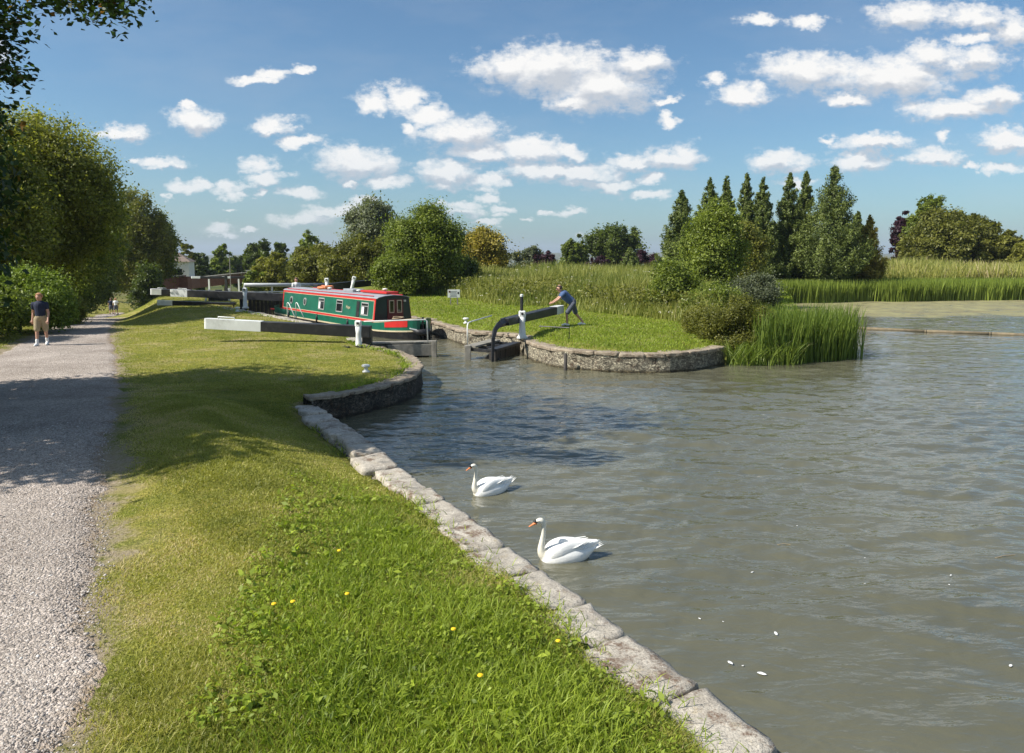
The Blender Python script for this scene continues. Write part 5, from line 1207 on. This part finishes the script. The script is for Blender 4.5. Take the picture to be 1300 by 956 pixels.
def swan(label, loc, rz, neck_top=.56, lean=.02, sc=1.0, tail_up=.0):
    """bill towards -x"""
    t=thing('swan',label,'swan',loc,rz); t.scale=(sc,)*3
    # body: x from chest (-.30) to tail (+.46)
    body=interp_rings([(-.33,.03,.04,.04),(-.29,.05,.115,.11),(-.18,.06,.175,.155),(-.02,.075,.20,.165),(.14,.08,.185,.15),(.27,.10,.135,.11),(.36,.13,.085,.065),(.44,.165,.045,.03),(.49,.19,.015,.008)],26)
    rg=[((r[0],0,r[1]),max(.004,r[2]),max(.004,r[3]),.0) for r in body]
    mb=MB(); mb.add(*ringed(rg))
    nk=interp_rings([(-.18,.06,.10,.09),(-.285,.10,.080,.075),(-.325,.17,.055,.055),(-.318,.27,.040,.040),(-.300,.38,.033,.033),(-.293,.47,.032,.033),(-.303,.535,.037,.038),(-.335,.565,.043,.044),(-.375,.560,.040,.038),(-.405,.545,.028,.026)],34)
    for r in nk: r[1]*= neck_top/.56
    rg=[]
    for i,r in enumerate(nk):
        a=nk[max(i-1,0)];b=nk[min(i+1,len(nk)-1)]; ang=math.atan2(b[1]-a[1],b[0]-a[0]); rg.append(((r[0],0,r[1]),r[2],r[3],ang))
    mb.add(*ringed(rg,16))
    me=remesh(mb,.012,5); o=new_obj('body',me,[M['swan'],M['neck']],t)
    for p in me.polygons:
        c=p.center
        if c.x<-.24 and c.z>.10*neck_top/.56 or c.x<-.33: p.material_index=1
    # wings: folded, slightly raised, one each side, with feather layers
    for s in(-1,1):
        wg=interp_rings([(-.24,.13,.03,.05),(-.17,.155,.055,.10),(-.02,.185,.07,.125),(.13,.195,.065,.11),(.27,.205,.045,.075),(.38,.225,.028,.045),(.48,.25,.010,.014)],24)
        rg=[((r[0],s*(.115-.10*max(0,(r[0]+.1))/.6),r[1]-.02),max(.004,r[2]),max(.004,r[3]),.12) for r in wg]
        mb=MB(); mb.add(*ringed(rg,16)); w=new_obj('wing',remesh(mb,.010,4),M['swan'],t)
        mf=MB()
        for k in range(6):
            x0=.02+.04*k; y0=s*(.150-.012*k); z0=.225-.018*k
            mf.add([(x0,y0,z0-.02),(x0+.10,y0+s*.008,z0+.010),(x0+.30-.01*k,y0-s*.075,z0+.055),(x0+.10,y0-s*.03,z0+.028)],[(0,1,2,3)])
        f=mf.build('feathers',M['swan'],w); sm=f.modifiers.new('s','SOLIDIFY'); sm.thickness=.008
    # tail
    mb=MB()
    for k in range(5):
        a=(k-2)*.16; mb.add([(.34,.02*(k-2),.12),(.42,.035*(k-2)-.012,.16),(.53,.045*(k-2),.215+tail_up),(.42,.035*(k-2)+.012,.165)],[(0,1,2,3)])
    f=mb.build('tail',M['swan'],t); sm=f.modifiers.new('s','SOLIDIFY'); sm.thickness=.01
    hz=.556*neck_top/.56
    bk=interp_rings([(-.395,0,.026,.026),(-.42,-.010,.022,.020),(-.455,-.026,.016,.011),(-.485,-.040,.014,.007),(-.50,-.048,.006,.004)],14)
    rg=[((r[0],0,hz-.008+r[1]),r[2],r[3],math.radians(205)) for r in bk]; mb=MB(); mb.add(*ringed(rg,12)); mb.build('bill',M['bill'],t,smooth=True)
    mb=MB(); mb.lathe((-.412,0,hz+.008),[(.004,-.014),(.024,-.008),(.026,.008),(.015,.020),(.003,.024)],10)
    for s in(-1,1):
        mb.add([(-.365,s*.041,hz+.012),(-.405,s*.028,hz-.012),(-.418,s*.025,hz+.010),(-.395,s*.033,hz+.016)],[(0,1,2,3)])
        mb.add([(-.365,s*.0415,hz+.016),(-.385,s*.037,hz+.006),(-.400,s*.032,hz+.016),(-.385,s*.037,hz+.022)],[(0,1,2,3)])
    mb.build('knob',M['beak_black'],t,smooth=False)
    mb=MB()
    for s in(-1,1): mb.lathe((-.362,s*.041,hz+.016),[(.002,-.007),(.008,0),(.002,.007)],8)
    mb.build('eye',M['beak_black'],t); return t
swan('larger nearer white swan facing left beside the coping stones',(.60,8.2,-.03),math.radians(14),.57,sc=.85)
swan('farther white swan with raised wing tips swimming near the shaded water',(-.32,10.62,-.025),math.radians(30),.57,sc=.78,tail_up=.04)
# ------------------------------------------------------------------ small floating things, flowers
def feather(x,y,s,rz,label='tiny white feather floating on the brown water at the lower right',name='feather'):
    V=[];n=7; m_=MB()
    pts=[(math.cos(math.pi*k/n*2)*s*(1+.3*random.random()),math.sin(math.pi*k/n*2)*s*.45*(1+.4*random.random()),.003+.004*random.random()) for k in range(n)]
    pts.append((0,0,.008)); m_.add(pts,[(k,(k+1)%n,n) for k in range(n)]+[tuple(range(n))[::-1]])
    o=m_.build(name,M['whitecloth']); o.location=(x,y,.003); o.rotation_euler=(0,0,rz); tag(o,label,'feather','feathers floating on the water')
for k,(px,py,s) in enumerate([(888,786,.016),(918,790,.010),(985,805,.028),(927,842,.028),(943,846,.010),(967,856,.034),(955,727,.018),(1099,742,.022),(1205,743,.014),(1207,731,.016),(1012,668,.012),(1283,846,.022),(1098,709,.010)]):
    dx,dy,dz=ray(px,py); tt=-CAMZ/dz; feather(dx*tt,dy*tt,s,random.random()*6)
def stick(px,py,ln,rz,label):
    dx,dy,dz=ray(px,py); tt=-CAMZ/dz; o=MB().tube([(-ln/2,0,.004),(0,.006,.012),(ln/2,-.003,.004)],.004,5).build('reed_stem',M['khaki']); o.location=(dx*tt,dy*tt,.003); o.rotation_euler=(0,0,rz); tag(o,label,'stem')
stick(1276,707,.30,.3,'pale broken stem with a white scrap floating near the right edge of the water')
stick(995,692,.16,.05,'short pale stem floating on the water right of the nearer swan')
def dandelion(x,y,h=.12):
    t=thing('yellow_flower','small yellow dandelion flower in the lush near bank grass','flower',gz(x,y),0,'yellow flowers on the near bank')
    MB().tube([(0,0,0),(.004,.004,h)],.0025,5).build('stem',M['lush'],t); MB().lathe((.004,.004,h),[(.006,0),(.020,.006),(.017,.013),(.006,.016)],10).build('flower_head',M['yellowflower'],t)
for px,py in [(347,768),(371,765),(440,755),(702,766),(708,815),(609,859),(795,864),(575,800),(430,700)]:
    dx,dy,dz=ray(px,py); tt=(.52-CAMZ)/dz
    for _ in range(4):
        h0=ground_h(dx*tt,dy*tt)+.12; tt=(h0-CAMZ)/dz
    if float(dist_line(np.array([[dx*tt,dy*tt]]),LB)[0])>.62: dandelion(dx*tt,dy*tt)

# ------------------------------------------------------------------ haze
def haze():
    mb=MB(); mb.box((0,3200,35),(16000,7600,150)); 
    m=bpy.data.materials.new('haze_air'); m.use_nodes=True; nt=m.node_tree; nt.nodes.clear(); out=nt.nodes.new('ShaderNodeOutputMaterial')
    v=nt.nodes.new('ShaderNodeVolumePrincipled'); v.inputs['Color'].default_value=(.72,.82,1,1); v.inputs['Density'].default_value=HAZE; v.inputs['Anisotropy'].default_value=.1
    nt.links.new(v.outputs[0],out.inputs['Volume']); o=mb.build('haze',m); tag(o,'thin summer haze over the vale','haze',kind='stuff')
HAZE=.00014
haze()

# ------------------------------------------------------------------ camera, sun, sky
cam=bpy.data.cameras.new('camera'); co=bpy.data.objects.new('camera',cam); C.objects.link(co); S.camera=co
cam.sensor_fit='HORIZONTAL'; cam.sensor_width=36; cam.lens=36*F/1300; cam.clip_start=.1; cam.clip_end=20000
cam.shift_y=-(478-433.5)/1300
co.location=(0,0,CAMZ); co.rotation_euler=(math.pi/2-PITCH,0,0)
EL=math.radians(44); sd=Vector((-.945,-.33,0)).normalized(); sv=Vector((sd.x*math.cos(EL),sd.y*math.cos(EL),math.sin(EL)))
sun=bpy.data.lights.new('sun','SUN'); sun.energy=4.6; sun.angle=math.radians(.53); sun.color=(1,.955,.88); so=bpy.data.objects.new('sun',sun); C.objects.link(so)
so.rotation_euler=sv.to_track_quat('Z','Y').to_euler(); so.location=(-30,-5,40)
w=bpy.data.worlds.new('World'); S.world=w; w.use_nodes=True; nt=w.node_tree; nt.nodes.clear()
out=nt.nodes.new('ShaderNodeOutputWorld'); bg=nt.nodes.new('ShaderNodeBackground'); L(nt,bg.outputs[0],out.inputs[0])
sky=nt.nodes.new('ShaderNodeTexSky'); sky.sky_type='NISHITA'; sky.sun_disc=False; sky.sun_elevation=EL; sky.sun_rotation=math.atan2(sd.x,sd.y); sky.altitude=100; sky.air_density=1.0; sky.dust_density=1.2; sky.ozone_density=2.0
STR=.085; bg.inputs[1].default_value=STR
tc=nt.nodes.new('ShaderNodeTexCoord'); d=tc.outputs['Generated']; sp=nt.nodes.new('ShaderNodeSeparateXYZ'); L(nt,d,sp.inputs[0])
fy=math_(nt,'MAXIMUM',sp.outputs[1],.02); cu=math_(nt,'DIVIDE',sp.outputs[0],fy); cv=math_(nt,'DIVIDE',sp.outputs[2],fy)
cmb=nt.nodes.new('ShaderNodeCombineXYZ'); L(nt,cu,cmb.inputs[0]); L(nt,cv,cmb.inputs[1]); uv=cmb.outputs[0]
CL_=[(700,84,90,28),(760,106,75,30),(812,76,36,18),(640,82,40,22),(730,125,40,12),
(470,127,22,15),(514,122,25,18),(544,142,24,15),(587,165,52,19),(523,161,13,7),(453,202,55,19),(489,228,26,9),(447,229,11,4),(568,215,42,16),(617,231,26,11),(565,232,22,8),(614,188,48,12),(668,188,52,15),(690,214,52,13),
(617,252,20,7),(638,264,19,5),(580,262,32,6),(583,271,32,6),(632,274,11,4),(615,283,17,4),(691,269,9,3),(670,279,10,3),(426,265,48,8),(389,276,38,8),(471,255,22,8),(380,244,26,8),
(383,177,25,8),(348,155,28,11),(331,206,26,10),(337,224,30,9),(331,242,10,5),(249,150,28,15),(240,133,9,5),(155,166,37,11),(203,205,32,8),(167,205,8,5),(235,238,25,9),(254,232,13,9),(292,235,24,9),(304,244,13,8),
(289,264,10,3),(278,288,22,7),(283,296,18,4),(215,252,7,4),(319,291,9,3),(326,101,38,6),(345,94,22,8),(377,87,14,6),
(964,30,27,7),(1032,26,27,7),(1158,17,54,19),(1238,16,36,15),(1283,34,28,20),(1230,47,27,7),(909,99,17,9),(943,118,30,15),(1030,88,62,24),(1127,93,82,25),(1179,69,32,15),(1241,73,48,18),(1078,125,30,9),
(1213,135,68,15),(1262,121,38,16),(1106,180,40,11),(1047,178,15,6),(1092,202,42,12),(988,204,38,14),(1186,196,40,11),(1283,176,34,14),(1231,211,11,5),(1269,209,21,8),(1196,173,13,9),
(864,197,28,17),(745,217,42,14),(800,206,28,11),(845,199,42,14),(825,225,22,7),(823,247,23,6),(775,232,38,7),(722,190,32,9),(715,270,27,5),(852,125,19,5),(845,148,15,8),(560,300,22,4),(1010,228,30,6),(760,300,20,3),
(1380,60,60,20),(-40,60,50,16),(-90,160,60,14),(1390,170,50,12),(1150,-60,90,22),(480,-70,80,20)]
def cloud_group(name, lst):
    gp=bpy.data.node_groups.new(name,'ShaderNodeTree'); gp.interface.new_socket('V',in_out='INPUT',socket_type='NodeSocketVector'); gp.interface.new_socket('D',in_out='OUTPUT',socket_type='NodeSocketFloat')
    gi=gp.nodes.new('NodeGroupInput'); go=gp.nodes.new('NodeGroupOutput'); acc=None
    for px,py,a,b in lst:
        rx,ry,rz_=ray(px,py+b*.15); u0,v0=rx/ry,rz_/ry; sx,sy=F/(a*1.12),F/(b*1.12)
        m=gp.nodes.new('ShaderNodeVectorMath'); m.operation='MULTIPLY_ADD'; L(gp,gi.outputs[0],m.inputs[0]); m.inputs[1].default_value=(sx,sy,0); m.inputs[2].default_value=(-u0*sx,-v0*sy,0)
        l=vmath(gp,'LENGTH',m.outputs[0],out=1)
        acc=l if acc is None else math_(gp,'MINIMUM',acc,l)
    L(gp,acc,go.inputs[0]); return gp
gp=cloud_group('cloud_field',CL_); gp2=cloud_group('cloud_field_shifted',[c for c in CL_ if c[2]>=28 and 0<c[0]<1310 and c[1]>0])
def fbm(vec,sc,det=5,rough=.55,color=False):
    n=N(nt,'ShaderNodeTexNoise',ins={'Scale':sc,'Detail':det,'Roughness':rough}); L(nt,vec,n.inputs['Vector']); return n.outputs['Color' if color else 'Fac']
st=vmath(nt,'MULTIPLY',uv,(1,1.6,1))
wn=vmath(nt,'SUBTRACT',fbm(st,14,4,.6,True),(.5,.5,.5)); wn=vmath(nt,'MULTIPLY',wn,(.075,.036,0)); wn2=vmath(nt,'SUBTRACT',fbm(st,55,4,.6,True),(.5,.5,.5)); wn2=vmath(nt,'MULTIPLY',wn2,(.024,.018,0))
pw=vmath(nt,'ADD',vmath(nt,'ADD',uv,wn),wn2)
g1_=nt.nodes.new('ShaderNodeGroup'); g1_.node_tree=gp; L(nt,pw,g1_.inputs[0])
ps=vmath(nt,'ADD',pw,(-.004,.013,0)); g2_=nt.nodes.new('ShaderNodeGroup'); g2_.node_tree=gp2; L(nt,ps,g2_.inputs[0])
fine=fbm(st,40,8,.68)
den=math_(nt,'SUBTRACT',1.16,g1_.outputs[0]); dens=math_(nt,'ADD',den,math_(nt,'MULTIPLY_ADD',fine,1.8,-.9))
al=ramp(nt,dens,[(.0,(0,0,0)),(.18,(.15,.15,.15)),(.40,(.6,.6,.6)),(.75,(1,1,1))])
# lit tops, greyer bases; thin veils
dif=math_(nt,'MINIMUM',math_(nt,'SUBTRACT',g2_.outputs[0],g1_.outputs[0]),.45)
billow=fbm(st,26,5,.55)
lit=math_(nt,'ADD',math_(nt,'MULTIPLY_ADD',dif,1.5,.42),math_(nt,'MULTIPLY_ADD',billow,1.3,-.65)); 
ccol=ramp(nt,lit,[(.05,(.60,.64,.70)),(.40,(.78,.80,.83)),(.80,(1.02,1.01,.99))])
cs=N(nt,'ShaderNodeVectorMath',operation='SCALE'); L(nt,ccol,cs.inputs[0]); cs.inputs[3].default_value=.64/STR
front=math_(nt,'GREATER_THAN',sp.outputs[1],.05); up=ramp(nt,sp.outputs[2],[(.0,(0,0,0)),(.02,(1,1,1))])
fade=ramp(nt,cv,[(.0,(.55,.55,.55)),(.16,(1,1,1))])
al=math_(nt,'MULTIPLY',math_(nt,'MULTIPLY',al,front),up); al=math_(nt,'MULTIPLY',al,fade)
# behind the camera: scattered generic clouds
zc=math_(nt,'MAXIMUM',sp.outputs[2],.03); c2=nt.nodes.new('ShaderNodeCombineXYZ'); L(nt,math_(nt,'DIVIDE',sp.outputs[0],zc),c2.inputs[0]); L(nt,math_(nt,'DIVIDE',sp.outputs[1],zc),c2.inputs[1])
gb=fbm(c2.outputs[0],1.3,6,.55); ab=ramp(nt,gb,[(.55,(0,0,0)),(.63,(1,1,1))]); ab=math_(nt,'MULTIPLY',ab,math_(nt,'MULTIPLY',math_(nt,'SUBTRACT',1,front),up))
tint=mix(nt,sky.outputs[0],(.67,.88,.97),1,'MULTIPLY')
# faint high veil
veil=ramp(nt,fbm(vmath(nt,'MULTIPLY',uv,(1.5,5,1)),2.2,5,.6),[(.45,(0,0,0)),(.75,(.16,.16,.16))])
white=N(nt,'ShaderNodeVectorMath',operation='SCALE'); white.inputs[0].default_value=(.8,.84,.9); white.inputs[3].default_value=.5/STR
s1=mix(nt,tint,white.outputs[0],math_(nt,'MULTIPLY',veil,up))
s1=mix(nt,s1,cs.outputs[0],al); s1=mix(nt,s1,cs.outputs[0],ab)
L(nt,s1,bg.inputs[0])
try: w.cycles.sampling_method='MANUAL'; w.cycles.sample_map_resolution=512
except Exception as e: print(e)
S.view_settings.view_transform='Standard'; S.view_settings.look='None'; S.view_settings.gamma=1; S.view_settings.exposure=0.6
S.cycles.max_bounces=5; S.cycles.transparent_max_bounces=8; S.cycles.volume_bounces=0; S.cycles.diffuse_bounces=2; S.cycles.glossy_bounces=2
